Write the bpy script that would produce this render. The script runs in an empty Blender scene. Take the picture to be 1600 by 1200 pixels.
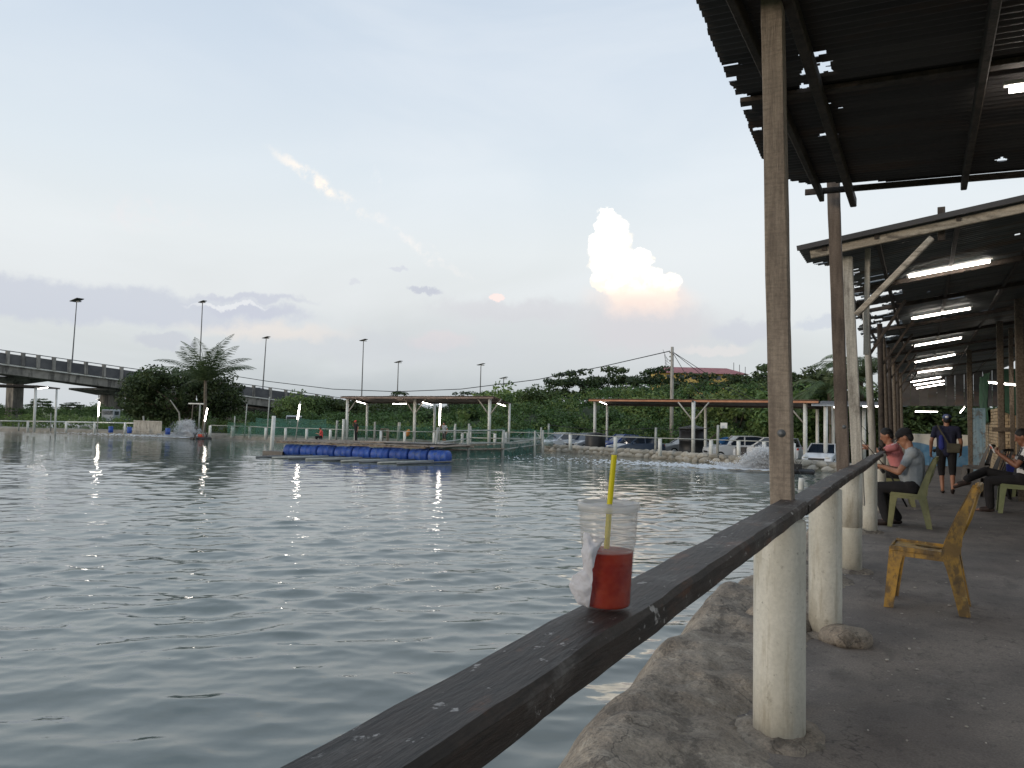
import bpy, math, random
import numpy as np
from mathutils import Vector, Matrix, noise as mnoise

R = math.radians
random.seed(7)
rng = np.random.default_rng(7)
scn = bpy.context.scene
C = scn.collection

# ------------------------------------------------------------------ camera
F_PX, EYE = 1200.0, 1.4            # focal length in pixels of a 1600 wide frame, eye height above the walkway
YAW, PITCH, ROLL = R(28.162), R(2.423), R(1.0)
_f = np.array([-math.sin(YAW)*math.cos(PITCH), math.cos(YAW)*math.cos(PITCH), math.sin(PITCH)])
_r0 = np.array([math.cos(YAW), math.sin(YAW), 0.0]); _u0 = np.cross(_r0, _f)
_r = _r0*math.cos(ROLL)+_u0*math.sin(ROLL); _u = -_r0*math.sin(ROLL)+_u0*math.cos(ROLL)
cam = bpy.data.cameras.new('camera'); cam.sensor_width = 36; cam.lens = F_PX/1600*36; cam.clip_end = 5000; cam.clip_start = 0.05
camo = bpy.data.objects.new('camera', cam); C.objects.link(camo); scn.camera = camo
camo.matrix_world = Matrix(((_r[0], _u[0], -_f[0], 0), (_r[1], _u[1], -_f[1], 0), (_r[2], _u[2], -_f[2], EYE), (0, 0, 0, 1)))
CAM = np.array([0, 0, EYE])
def ray(x, y): return _r*(x-800)/F_PX - _u*(y-600)/F_PX + _f
def at_z(x, y, z): d = ray(x, y); return CAM+d*((z-EYE)/d[2])     # survey point on a level plane
def at_y(x, y, Y): d = ray(x, y); return CAM+d*(Y/d[1])           # survey point on a plane across the walkway
def at_d(x, y, D): return CAM+ray(x, y)*D

# ------------------------------------------------------------------ render / view
scn.render.engine = 'CYCLES'
scn.view_settings.view_transform = 'Standard'; scn.view_settings.look = 'None'
scn.view_settings.exposure = 0.2; scn.view_settings.gamma = 1.0; scn.view_settings.use_curve_mapping = False
try:
    scn.cycles.use_denoising = True; scn.cycles.denoiser = 'OPENIMAGEDENOISE'
    scn.cycles.denoising_input_passes = 'RGB_ALBEDO_NORMAL'
except Exception: pass
scn.cycles.max_bounces = 6; scn.cycles.transparent_max_bounces = 12
scn.cycles.sample_clamp_indirect = 25.0
scn.cycles.caustics_reflective = False; scn.cycles.caustics_refractive = False

def srgb(c):
    return tuple((v/255/12.92 if v/255 <= .04045 else ((v/255+.055)/1.055)**2.4) for v in c)

# ------------------------------------------------------------------ node helper
class NT:
    def __init__(s, tree): s.t = tree; s.n = tree.nodes; s.l = tree.links
    def node(s, typ, **kw):
        nd = s.n.new(typ)
        for k, v in kw.items(): setattr(nd, k, v)
        return nd
    def put(s, sock, v):
        if isinstance(v, bpy.types.NodeSocket): s.l.new(v, sock)
        elif isinstance(v, (tuple, list)) and len(v) == 3 and sock.type == 'RGBA': sock.default_value = (*v, 1)
        else: sock.default_value = v
    def math(s, op, a, b=None, c=None, clamp=False):
        nd = s.node('ShaderNodeMath', operation=op, use_clamp=clamp)
        for i, v in enumerate((a, b, c)):
            if v is not None: s.put(nd.inputs[i], v)
        return nd.outputs[0]
    def vec(s, op, a, b=None):
        nd = s.node('ShaderNodeVectorMath', operation=op); s.put(nd.inputs[0], a)
        if b is not None: s.put(nd.inputs[1], b)
        return nd.outputs['Value'] if op in ('LENGTH', 'DISTANCE', 'DOT_PRODUCT') else nd.outputs[0]
    def mix(s, f, a, b, typ='MIX'):
        nd = s.node('ShaderNodeMix', data_type='RGBA', blend_type=typ)
        s.put(nd.inputs[0], f); s.put(nd.inputs[6], a); s.put(nd.inputs[7], b)
        return nd.outputs[2]
    def noise(s, v, scale, detail=6, rough=.55, dist=0):
        nd = s.node('ShaderNodeTexNoise'); s.put(nd.inputs['Vector'], v)
        nd.inputs['Scale'].default_value = scale; nd.inputs['Detail'].default_value = detail
        nd.inputs['Roughness'].default_value = rough; nd.inputs['Distortion'].default_value = dist
        return nd
    def smooth(s, v, a, b, lo=0.0, hi=1.0):
        nd = s.node('ShaderNodeMapRange', interpolation_type='SMOOTHSTEP')
        s.put(nd.inputs[0], v); nd.inputs[1].default_value = a; nd.inputs[2].default_value = b
        nd.inputs[3].default_value = lo; nd.inputs[4].default_value = hi
        return nd.outputs[0]
    def ramp(s, v, stops):
        nd = s.node('ShaderNodeValToRGB'); s.put(nd.inputs[0], v); e = nd.color_ramp.elements
        while len(e) < len(stops): e.new(.5)
        for el, (p, c) in zip(e, stops): el.position = p; el.color = (*c, 1)
        return nd.outputs[0]

# ------------------------------------------------------------------ sky
SUN_AZ, SUN_EL = R(-142), R(7.0)          # low sun behind the photographer, over the water
SKYK = 0.1                                 # background strength
world = bpy.data.worlds.new('World'); scn.world = world; world.use_nodes = True
w = NT(world.node_tree); w.n.clear()
g = w.node('ShaderNodeTexCoord').outputs['Generated']
sep = w.node('ShaderNodeSeparateXYZ'); w.put(sep.inputs[0], g)
az = w.math('MULTIPLY', w.math('ARCTAN2', sep.outputs[0], sep.outputs[1]), 57.29578)
el = w.math('MULTIPLY', w.math('ARCSINE', sep.outputs[2]), 57.29578)
def azel(x, y):
    d = ray(x, y); d = d/np.linalg.norm(d)
    return math.degrees(math.atan2(d[0], d[1])), math.degrees(math.asin(d[2]))
sky = w.node('ShaderNodeTexSky', sky_type='NISHITA'); sky.sun_disc = False
sky.sun_elevation = SUN_EL; sky.sun_rotation = SUN_AZ; sky.air_density = 1.0; sky.dust_density = 1.5; sky.ozone_density = 1.0
K = 1/SKYK
def kc(c, m=1.0): return tuple(v*K*m for v in srgb(c))
elf = w.math('DIVIDE', w.math('MAXIMUM', el, 0.0), 90.0)
def S(e): return e/90
base = w.ramp(elf, [(0, srgb((180, 188, 194))), (S(2.5), srgb((188, 195, 200))), (S(5), srgb((202, 207, 209))), (S(8), srgb((216, 219, 220))), (S(12), srgb((225, 230, 232))),
                    (S(17), srgb((219, 228, 235))), (S(24), srgb((206, 218, 231))), (S(35), srgb((187, 203, 222))), (1, srgb((152, 177, 207)))])
base = w.vec('SCALE', base); base.node.inputs['Scale'].default_value = K
# a big soft brightening / dulling of the thin high cloud
hz = w.noise(w.vec('MULTIPLY', g, (1.2, 1.2, 4.0)), 1.6, 5, .5, .6)
base = w.mix(w.smooth(hz.outputs[0], .36, .66, 0, .38), base, kc((236, 240, 244)))
skyc = w.mix(.10, base, sky.outputs[0])
comb = w.node('ShaderNodeCombineXYZ'); w.put(comb.inputs[0], az); w.put(comb.inputs[1], el)
p0 = comb.outputs[0]
def distort(scale, amt, detail=6, rough=.6):
    nz = w.noise(g, scale, detail, rough)
    return w.vec('ADD', p0, w.vec('MULTIPLY', w.vec('SUBTRACT', nz.outputs['Color'], (.5, .5, .5)), (amt, amt, 0)))
pd = distort(28, 2.4)
pf = distort(60, 1.5, 7, .62)
def ellipse(p, cx, cy, a, b, ang=0.0):
    q = w.vec('SUBTRACT', p, (cx, cy, 0))
    if ang:
        vr = w.node('ShaderNodeVectorRotate', rotation_type='Z_AXIS'); w.put(vr.inputs[0], q); vr.inputs['Angle'].default_value = -ang; q = vr.outputs[0]
    return w.vec('LENGTH', w.vec('MULTIPLY', q, (1/a, 1/b, 0)))
def cloud(cur, x, y, hw, hh, col, amt, soft=(1.15, .55), p=None, ang=0.0):
    a, e = azel(x, y); k = .0470
    m = w.smooth(ellipse(p or pd, a, e, hw*k, hh*k, ang), soft[0], soft[1], 0, amt)
    return w.mix(m, cur, kc(col))
# veil of pinkish grey below the tower, low grey banks
skyc = cloud(skyc, 860, 540, 420, 75, (199, 203, 206), .7, (1.2, .3))
skyc = cloud(skyc, 800, 486, 130, 22, (203, 203, 208), .6, (1.2, .5))
skyc = cloud(skyc, 1010, 510, 120, 48, (205, 203, 207), .75, (1.2, .4))
skyc = cloud(skyc, 1165, 520, 60, 22, (196, 199, 208), .7)
skyc = cloud(skyc, 1005, 468, 85, 30, (241, 222, 213), .75, (1.3, .3))
skyc = cloud(skyc, 1120, 548, 60, 9, (222, 216, 214), .5)
skyc = cloud(skyc, 690, 532, 60, 16, (216, 206, 208), .5)
skyc = cloud(skyc, 560, 545, 300, 30, (196, 200, 206), .5, (1.25, .2))
skyc = cloud(skyc, 255, 535, 40, 18, (190, 194, 203), .7, (1.1, .7))
skyc = cloud(skyc, 420, 515, 130, 16, (226, 217, 210), .6, (1.3, .2))
# the long lavender bank over the flyover
skyc = cloud(skyc, 100, 470, 330, 29, (192, 197, 208), .8, (1.18, .62))
skyc = cloud(skyc, 392, 466, 95, 7, (192, 196, 208), .8, (1.25, .4))
skyc = cloud(skyc, 395, 486, 80, 12, (192, 196, 208), .85, (1.2, .5))
skyc = cloud(skyc, 360, 477, 60, 4, (224, 226, 228), .8, (1.2, .5))
skyc = cloud(skyc, 665, 453, 28, 6, (190, 194, 205), .9, p=pf)
skyc = cloud(skyc, 622, 420, 16, 4, (204, 208, 216), .8, p=pf)
skyc = cloud(skyc, 556, 440, 13, 4, (206, 209, 216), .7, p=pf)
skyc = cloud(skyc, 1290, 505, 45, 9, (196, 202, 212), .7)
# thin sunlit streak of cirrus
wisp = w.noise(w.vec('MULTIPLY', g, (1, 1, 1)), 42, 7, .68)
def streak(cur, xa, ya, xb, yb, wid, col, amt, p):
    a = np.array(azel(xa, ya)); b = np.array(azel(xb, yb)); c = (a+b)/2; L = np.linalg.norm(b-a)/2; ang = math.atan2(b[1]-a[1], b[0]-a[0])
    m = w.smooth(ellipse(p, c[0], c[1], L*1.15, wid, ang), 1.0, .1, 0, amt)
    m = w.math('MULTIPLY', m, w.smooth(wisp.outputs[0], .40, .66))
    return w.mix(m, cur, kc(col))
skyc = streak(skyc, 410, 225, 590, 345, .75, (255, 243, 230), .95, pd)
skyc = streak(skyc, 560, 322, 745, 445, .55, (246, 238, 232), .55, pd)
skyc = streak(skyc, 585, 260, 600, 320, .6, (244, 240, 238), .5, pd)
skyc = streak(skyc, 90, 325, 360, 345, 1.6, (226, 222, 224), .5, pd)
# the lit cumulus tower
lobes = [(947, 349, 20), (960, 373, 30), (932, 376, 13), (952, 403, 33), (1001, 409, 20), (973, 418, 34), (938, 440, 15), (978, 440, 36), (1015, 443, 27), (1047, 443, 17), (995, 462, 44), (1030, 462, 34)]
dmin = None
for (x, y, r) in lobes:
    a, e = azel(x, y)
    d = w.math('DIVIDE', w.vec('DISTANCE', pf, (a, e, 0)), r*.0465)
    dmin = d if dmin is None else w.math('SMOOTH_MIN', dmin, d, .12)
cm = w.smooth(dmin, 1.10, .80)
e_lo, e_hi = azel(990, 478)[1], azel(990, 440)[1]
cm = w.math('MULTIPLY', cm, w.smooth(el, e_lo-.9, e_hi+.5, .0, 1))
puff = w.noise(g, 55, 6, .6)
et = azel(985, 415)[1]
ccol = w.mix(w.smooth(el, e_lo, et), kc((250, 226, 210)), kc((255, 244, 226), 1.75))
ccol = w.mix(w.smooth(puff.outputs[0], .40, .58, .75, 0), ccol, kc((255, 241, 222), 1.0))
skyc = w.mix(cm, skyc, ccol)
a, e = azel(777, 464)
skyc = w.mix(w.smooth(ellipse(pf, a, e, .5, .36), 1.1, .6, 0, .85), skyc, kc((250, 226, 220)))
world.cycles.sampling_method = 'NONE'
bg = w.node('ShaderNodeBackground'); w.put(bg.inputs[0], skyc); bg.inputs[1].default_value = SKYK
wo = w.node('ShaderNodeOutputWorld'); w.l.new(bg.outputs[0], wo.inputs[0])

sun = bpy.data.lights.new('sun', 'SUN'); sun.energy = 0.8; sun.angle = R(12); sun.color = (1.0, .86, .70)
suno = bpy.data.objects.new('sun', sun); C.objects.link(suno)
sd = Vector((math.sin(SUN_AZ)*math.cos(SUN_EL), math.cos(SUN_AZ)*math.cos(SUN_EL), math.sin(SUN_EL)))
suno.rotation_euler = sd.to_track_quat('Z', 'Y').to_euler()

# ------------------------------------------------------------------ materials
MATS = {}
def mat(name, c1, c2=None, scale=6.0, rough=.75, bump=0.0, bscale=40.0, stretch=(1, 1, 1), spots=(), spec=.5, metal=0.0, rnd=0.0, dist=0.0, contrast=(.3, .7), detail=6, trans=0.0, bdist=.02, coat=0.0, grain=0.0, gscale=120.0, cracks=None):
    m = bpy.data.materials.new(name); m.use_nodes = True; MATS[name] = m
    t = NT(m.node_tree); b = t.n['Principled BSDF']
    b.inputs['Roughness'].default_value = rough; b.inputs['Metallic'].default_value = metal; b.inputs['Specular IOR Level'].default_value = spec
    if coat: b.inputs['Coat Weight'].default_value = coat
    tc = t.node('ShaderNodeTexCoord').outputs['Object']
    oi = t.node('ShaderNodeObjectInfo').outputs['Random']
    v = t.vec('ADD', tc, w_off(t, oi)) if rnd else tc
    vs = t.vec('MULTIPLY', v, stretch)
    col = srgb(c1)
    if c2:
        nz = t.noise(vs, scale, detail, .6, dist)
        col = t.mix(t.smooth(nz.outputs[0], *contrast), srgb(c1), srgb(c2))
    for (sc, ss, lo, hi, amt, st) in spots:
        nz = t.noise(t.vec('MULTIPLY', v, st), ss, 7, .66)
        col = t.mix(t.smooth(nz.outputs[0], lo-.045, hi-.045, 0, amt), col, srgb(sc))
    if cracks:
        cs_, cw, ca = cracks; dn = t.noise(v, cs_*1.7, 4, .6); vo = t.node('ShaderNodeTexVoronoi', feature='DISTANCE_TO_EDGE'); vo.inputs['Scale'].default_value = cs_; t.put(vo.inputs['Vector'], t.vec('ADD', v, t.vec('MULTIPLY', t.vec('SUBTRACT', dn.outputs['Color'], (.5, .5, .5)), (.9/cs_, .9/cs_, .9/cs_))))
        where = t.smooth(t.noise(v, cs_*.45, 3).outputs[0], .46, .58); crk = t.math('MULTIPLY', t.smooth(vo.outputs[0], cw, 0.0, 0, ca), where); col = t.mix(crk, col, srgb((40, 36, 33)))
    if grain:
        gn = t.noise(v, gscale, 3, .7); gv = t.node('ShaderNodeHueSaturation'); t.put(gv.inputs['Color'], col); t.put(gv.inputs['Value'], t.smooth(gn.outputs[0], .3, .7, 1-grain, 1+grain)); col = gv.outputs[0]
    if rnd:
        hs = t.node('ShaderNodeHueSaturation'); t.put(hs.inputs['Color'], col)
        t.put(hs.inputs['Value'], t.math('ADD', t.math('MULTIPLY', oi, rnd), 1-rnd/2)); col = hs.outputs[0]
    t.put(b.inputs['Base Color'], col)
    if bump:
        bn = t.noise(vs, bscale, 6, .62)
        bp = t.node('ShaderNodeBump'); bp.inputs['Strength'].default_value = bump; bp.inputs['Distance'].default_value = bdist
        t.put(bp.inputs['Height'], bn.outputs[0]); t.put(b.inputs['Normal'], bp.outputs[0])
    if trans:
        tr = t.node('ShaderNodeBsdfTranslucent'); t.put(tr.inputs[0], col)
        mx = t.node('ShaderNodeMixShader'); mx.inputs[0].default_value = trans
        t.l.new(b.outputs[0], mx.inputs[1]); t.l.new(tr.outputs[0], mx.inputs[2]); t.l.new(mx.outputs[0], t.n['Material Output'].inputs[0])
    return m
def w_off(t, oi):
    c = t.node('ShaderNodeCombineXYZ'); t.put(c.inputs[0], t.math('MULTIPLY', oi, 37.0)); t.put(c.inputs[1], t.math('MULTIPLY', oi, 71.0)); t.put(c.inputs[2], t.math('MULTIPLY', oi, 23.0))
    return c.outputs[0]
def leafmat(name, dark, light, trans=.25):
    m = bpy.data.materials.new(name); m.use_nodes = True; MATS[name] = m
    t = NT(m.node_tree); b = t.n['Principled BSDF']; b.inputs['Roughness'].default_value = .6; b.inputs['Specular IOR Level'].default_value = .3
    isl = t.node('ShaderNodeNewGeometry').outputs['Random Per Island']
    tc = t.node('ShaderNodeTexCoord').outputs['Object']
    nz = t.noise(tc, .55, 3)
    f = t.math('ADD', t.math('MULTIPLY', isl, .55), t.smooth(nz.outputs[0], .3, .7, 0, .45))
    col = t.mix(f, srgb(dark), srgb(light)); oi = t.node('ShaderNodeObjectInfo').outputs['Random']; hs = t.node('ShaderNodeHueSaturation'); t.put(hs.inputs['Color'], col); t.put(hs.inputs['Hue'], t.math('ADD', t.math('MULTIPLY', oi, .04), .475)); t.put(hs.inputs['Saturation'], .9); t.put(hs.inputs['Value'], t.math('ADD', t.math('MULTIPLY', t.math('FRACT', t.math('MULTIPLY', oi, 7.3)), .5), .72)); col = hs.outputs[0]; t.put(b.inputs['Base Color'], col)
    tr = t.node('ShaderNodeBsdfTranslucent'); t.put(tr.inputs[0], col)
    mx = t.node('ShaderNodeMixShader'); mx.inputs[0].default_value = trans
    t.l.new(b.outputs[0], mx.inputs[1]); t.l.new(tr.outputs[0], mx.inputs[2]); t.l.new(mx.outputs[0], t.n['Material Output'].inputs[0])
    return m
def emis(name, col, k):
    m = bpy.data.materials.new(name); m.use_nodes = True; MATS[name] = m
    t = NT(m.node_tree); t.n.remove(t.n['Principled BSDF'])
    e = t.node('ShaderNodeEmission'); t.put(e.inputs[0], srgb(col)); e.inputs[1].default_value = k
    t.l.new(e.outputs[0], t.n['Material Output'].inputs[0]); return m

floor_m = mat('concrete_floor', (106, 97, 90), (134, 124, 114), 1.4, .82, .6, 30, spots=(((92, 85, 79), .8, .5, .74, .6, (1, 1, 1)), ((150, 146, 140), 9, .66, .74, .5, (1, 1, 1)), ((82, 75, 69), 3.5, .58, .70, .5, (1, .5, 1)), ((70, 64, 60), 14, .63, .69, .5, (1, 1, 1))), dist=.5, bdist=.012, grain=.22, gscale=90, cracks=(1.1, .010, .55))
bank_m = mat('cement_bank', (132, 120, 106), (168, 155, 138), 2.6, .9, .8, 13, spots=(((112, 103, 93), 1.8, .5, .70, .6, (1, 1, 1)), ((196, 184, 166), 7, .62, .75, .5, (1, 1, 1)), ((76, 69, 61), 7, .60, .66, .55, (1, .6, 1)), ((88, 80, 71), 22, .60, .68, .5, (1, 1, 1))), dist=.8, bdist=.045, grain=.22, gscale=70, cracks=(2.2, .018, .6))
rail_m = mat('dark_rail_wood', (32, 26, 22), (58, 47, 40), 3, .55, .35, 14, stretch=(6, .8, 6), spots=(((134, 130, 126), 2.6, .57, .74, .6, (1.6, 1, 1.6)), ((200, 196, 192), 26, .66, .71, .65, (1, .7, 1)), ((108, 68, 45), 3.2, .60, .70, .55, (3, 1, 3)), ((14, 12, 11), 5, .57, .66, .6, (10, .5, 10))), bdist=.012, grain=.2, gscale=60)
def woodm(name, a, b, st=(9, 9, .6), spots=(), rnd=.15): return mat(name, a, b, 3, .8, .5, 12, stretch=st, spots=spots, rnd=rnd, bdist=.01, grain=.14, gscale=60)
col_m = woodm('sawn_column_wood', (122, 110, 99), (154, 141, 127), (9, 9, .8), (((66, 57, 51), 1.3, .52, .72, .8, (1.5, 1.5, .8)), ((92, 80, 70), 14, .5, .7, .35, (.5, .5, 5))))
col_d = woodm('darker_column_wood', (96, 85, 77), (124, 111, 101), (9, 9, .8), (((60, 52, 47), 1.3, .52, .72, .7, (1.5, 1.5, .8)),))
palew = woodm('weathered_pale_wood', (150, 144, 134), (188, 182, 170), spots=(((96, 88, 80), 2, .56, .7, .7, (3, 3, 1)),))
palex = woodm('weathered_beam_wood', (150, 138, 122), (192, 180, 162), (.6, 9, 9), (((80, 72, 64), 3, .56, .7, .8, (1, 3, 3)),))
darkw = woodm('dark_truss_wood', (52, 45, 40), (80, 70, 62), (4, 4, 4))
browny = woodm('purlin_wood', (86, 76, 66), (120, 108, 94), (9, .6, 9))
pvc = mat('pvc_concrete_post', (188, 184, 170), (212, 208, 196), 3, .55, .15, 30, stretch=(1, 1, .5), spots=(((134, 125, 107), 1.8, .54, .80, .7, (2, 2, .7)), ((112, 102, 86), 12, .665, .76, .55, (1, 1, .8)), ((96, 88, 74), 40, .68, .74, .5, (1, 1, 1)), ((158, 149, 129), 6, .57, .70, .5, (3, 3, .3))), rnd=.06, grain=.07, gscale=50)
whitep = mat('far_white_post', (205, 204, 196), (226, 225, 218), 4, .6, rnd=.08)
greyp = mat('far_grey_pipe', (150, 152, 146), (178, 178, 170), 4, .7, rnd=.1)
zinc_dark = mat('rusty_corrugated_zinc', (54, 52, 52), (80, 76, 74), 1.3, .55, .2, 20, stretch=(.4, 2.5, 1), spots=(((88, 66, 52), 1.6, .56, .72, .6, (.4, 2, 1)),), metal=.25, rnd=.25)
zinc_mid = mat('grey_corrugated_zinc', (84, 88, 90), (120, 124, 124), 1.3, .5, .2, 20, stretch=(.4, 2.5, 1), spots=(((104, 84, 66), 1.4, .56, .72, .7, (.4, 2, 1)),), metal=.3, rnd=.3)
zinc_far = mat('brown_far_roofing', (112, 92, 82), (148, 128, 116), 2, .6, rnd=.2)
zinc_org = mat('orange_brown_fascia', (168, 112, 80), (190, 138, 104), 2, .6)
tube_m = emis('lit_tube', (255, 246, 235), 20)
batten = mat('white_batten', (205, 205, 200), rough=.5)
blue_m = mat('blue_drum', (30, 64, 140), (48, 88, 170), 3, .55, rnd=.45, spots=(((104, 120, 150), 3, .55, .70, .5, (1, 1, 1)), ((60, 62, 66), 6, .58, .68, .5, (1, 1, 1))))
plank_m = mat('deck_plank', (120, 104, 90), (160, 146, 130), 3, .8, rnd=.35)
asph = mat('flyover_concrete', (132, 128, 122), (164, 159, 150), .5, .85, spots=(((88, 86, 84), .5, .5, .7, .7, (1, 1, .4)), ((70, 68, 66), 1.1, .54, .66, .75, (1, 1, .12))))
asphd = mat('flyover_parapet', (74, 74, 77), (102, 101, 101), .5, .85, rnd=.1)
metald = mat('galvanised_pole', (92, 94, 96), (116, 118, 120), 2, .5, metal=.3)
blackm = mat('black_plastic', (26, 26, 27), (38, 38, 38), 3, .5)
grass_m = mat('rough_grass_ground', (70, 84, 46), (104, 112, 66), .3, .95, spots=(((120, 108, 84), .12, .56, .7, .7, (1, 1, 1)),))
earth_m = mat('earth_bank', (118, 110, 98), (152, 144, 130), .8, .95, .5, 4, spots=(((84, 86, 62), .7, .54, .7, .7, (1, 1, 1)),), bdist=.1)
stone_m = mat('rubble_stone', (140, 134, 122), (180, 173, 160), 1.5, .9, .5, 8, rnd=.3, bdist=.04)
glassm = mat('car_glass', (36, 46, 58), rough=.08, spec=.8)
tyre_m = mat('tyre_rubber', (24, 24, 24), rough=.85)
leaf_d = leafmat('dark_leaves', (32, 50, 28), (80, 100, 50))
leaf_m = leafmat('mid_leaves', (46, 68, 34), (92, 118, 54))
leaf_b = leafmat('bright_leaves', (62, 88, 40), (124, 146, 70))
leaf_p = leafmat('palm_leaves', (54, 74, 42), (110, 126, 78))
bark_m = mat('bark', (86, 76, 64), (120, 108, 92), 3, .9)
net_m = mat('green_netting', (40, 96, 78), (62, 122, 98), 2, .8)
skin_m = mat('skin', (150, 104, 80), (166, 118, 92), 8, .5)
skin_d = mat('tan_skin', (122, 82, 62), (138, 94, 72), 8, .5)
red_m = mat('red_paint', (188, 60, 40), (206, 80, 56), 3, .6)
foam_m = mat('white_spray', (252, 253, 254), rough=.6, trans=.42)

# ------------------------------------------------------------------ mesh helpers
class MB:
    def __init__(s): s.v = []; s.f = []; s.n = 0
    def add(s, v, f):
        v = np.asarray(v, float).reshape(-1, 3); s.v.append(v); s.f += [tuple(i+s.n for i in q) for q in f]; s.n += len(v); return s
    def box(s, c, size, rot=None):
        x, y, z = [d/2 for d in size]
        v = np.array([(-x, -y, -z), (x, -y, -z), (x, y, -z), (-x, y, -z), (-x, -y, z), (x, -y, z), (x, y, z), (-x, y, z)])
        if rot is not None: v = v @ np.array(rot.to_3x3() if hasattr(rot, 'to_3x3') else rot).T
        return s.add(v+np.asarray(c, float), [(0, 3, 2, 1), (4, 5, 6, 7), (0, 1, 5, 4), (1, 2, 6, 5), (2, 3, 7, 6), (3, 0, 4, 7)])
    def beam(s, a, b, wx, wy, up=(0, 0, 1), ch=.12):
        a, b = np.asarray(a, float), np.asarray(b, float); d = b-a; d = d/np.linalg.norm(d); up = np.asarray(up, float)
        if abs(d@up) > .97: up = np.array([0, 1.0, 0])
        x = np.cross(d, up); x /= np.linalg.norm(x); y = np.cross(x, d)
        k = min(wx, wy)*ch; X, Y = wx/2, wy/2
        pr = [(-X+k, -Y), (X-k, -Y), (X, -Y+k), (X, Y-k), (X-k, Y), (-X+k, Y), (-X, Y-k), (-X, -Y+k)]
        v = [a+x*p+y*q for p, q in pr]+[b+x*p+y*q for p, q in pr]
        return s.add(v, [tuple(range(7, -1, -1)), tuple(range(8, 16))]+[(i, (i+1) % 8, 8+(i+1) % 8, 8+i) for i in range(8)])
    def tube(s, pts, rad, n=8, cap=True):
        pts = [np.asarray(p, float) for p in pts]; m = len(pts)
        rad = [rad]*m if np.isscalar(rad) else rad; vs = []; up = None
        for i, p in enumerate(pts):
            d = pts[min(i+1, m-1)]-pts[max(i-1, 0)]; d = d/(np.linalg.norm(d)+1e-9)
            if up is None: up = np.array([0, 0, 1.0]) if abs(d[2]) < .9 else np.array([1.0, 0, 0])
            x = np.cross(d, up); x /= np.linalg.norm(x)+1e-9; up = np.cross(x, d)
            vs += [p+rad[i]*(x*math.cos(t)+up*math.sin(t)) for t in np.linspace(0, 2*math.pi, n, endpoint=False)]
        f = [(i*n+j, i*n+(j+1) % n, (i+1)*n+(j+1) % n, (i+1)*n+j) for i in range(m-1) for j in range(n)]
        if cap: f += [tuple(range(n-1, -1, -1)), tuple(range((m-1)*n, m*n))]
        return s.add(vs, f)
    def lathe(s, prof, c=(0, 0, 0), n=32, closed=True, axis=None):
        v = []; m = len(prof)
        for (r, z) in prof: v += [(r*math.cos(t), r*math.sin(t), z) for t in np.linspace(0, 2*math.pi, n, endpoint=False)]
        v = np.array(v)
        if axis is not None: v = v @ np.array(Vector((0, 0, 1)).rotation_difference(Vector(axis)).to_matrix()).T
        f = [(i*n+j, i*n+(j+1) % n, (i+1)*n+(j+1) % n, (i+1)*n+j) for i in range(m-1) for j in range(n)]
        if closed: f += [tuple(range(n-1, -1, -1)), tuple(range((m-1)*n, m*n))]
        return s.add(v+np.asarray(c, float), f)
    def ball(s, c, r, n=10, m=7, rot=None):
        r = np.array([r]*3 if np.isscalar(r) else r, float); v = [(0, 0, -1)]
        for i in range(1, m):
            p = -math.pi/2+math.pi*i/m; v += [(math.cos(p)*math.cos(t), math.cos(p)*math.sin(t), math.sin(p)) for t in np.linspace(0, 2*math.pi, n, endpoint=False)]
        v.append((0, 0, 1)); v = np.array(v)*r
        if rot is not None: v = v @ np.array(rot.to_3x3()).T
        f = [(0, 1+(j+1) % n, 1+j) for j in range(n)]
        f += [(1+(i-1)*n+j, 1+(i-1)*n+(j+1) % n, 1+i*n+(j+1) % n, 1+i*n+j) for i in range(1, m-1) for j in range(n)]
        L = len(v)-1; b = 1+(m-2)*n; f += [(L, b+j, b+(j+1) % n) for j in range(n)]
        return s.add(v+np.asarray(c, float), f)
    def cap(s, a, ra, b, rb, n=10):      # tapered capsule
        a, b = np.asarray(a, float), np.asarray(b, float); d = b-a; L = np.linalg.norm(d)+1e-9
        prof = [(max(ra*math.cos(t), 1e-4), ra*math.sin(t)) for t in np.linspace(-math.pi/2+.05, 0, 4)]+[(max(rb*math.cos(t), 1e-4), L+rb*math.sin(t)) for t in np.linspace(0, math.pi/2-.05, 4)]
        return s.lathe(prof, a, n, True, d/L)
    def prism(s, poly, y0, y1, ax=1):    # polygon (u,v) extruded along an axis
        n = len(poly); o = []
        for y in (y0, y1):
            for (u, v) in poly: o.append((u, y, v) if ax == 1 else (y, u, v))
        return s.add(o, [tuple(range(n)), tuple(range(2*n-1, n-1, -1))]+[(i, i+n, (i+1) % n+n, (i+1) % n) for i in range(n)])
    def mesh(s, name, off=(0, 0, 0)):
        me = bpy.data.meshes.new(name); V = np.concatenate(s.v)-np.asarray(off, float)
        me.from_pydata(V.tolist(), [], s.f); me.update(); return me
    def build(s, name, m, parent=None, smooth=False, org=None):
        off = org if org is not None else (ORG.get(parent.name, np.zeros(3)) if parent else np.zeros(3))
        me = s.mesh(name, off); me.materials.append(MATS[m] if isinstance(m, str) else m)
        if smooth: me.shade_smooth()
        o = bpy.data.objects.new(name, me); C.objects.link(o)
        if parent: o.parent = parent; ORG[o.name] = np.asarray(off, float)
        elif org is not None: o.location = org
        return o
ORG = {}
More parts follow.
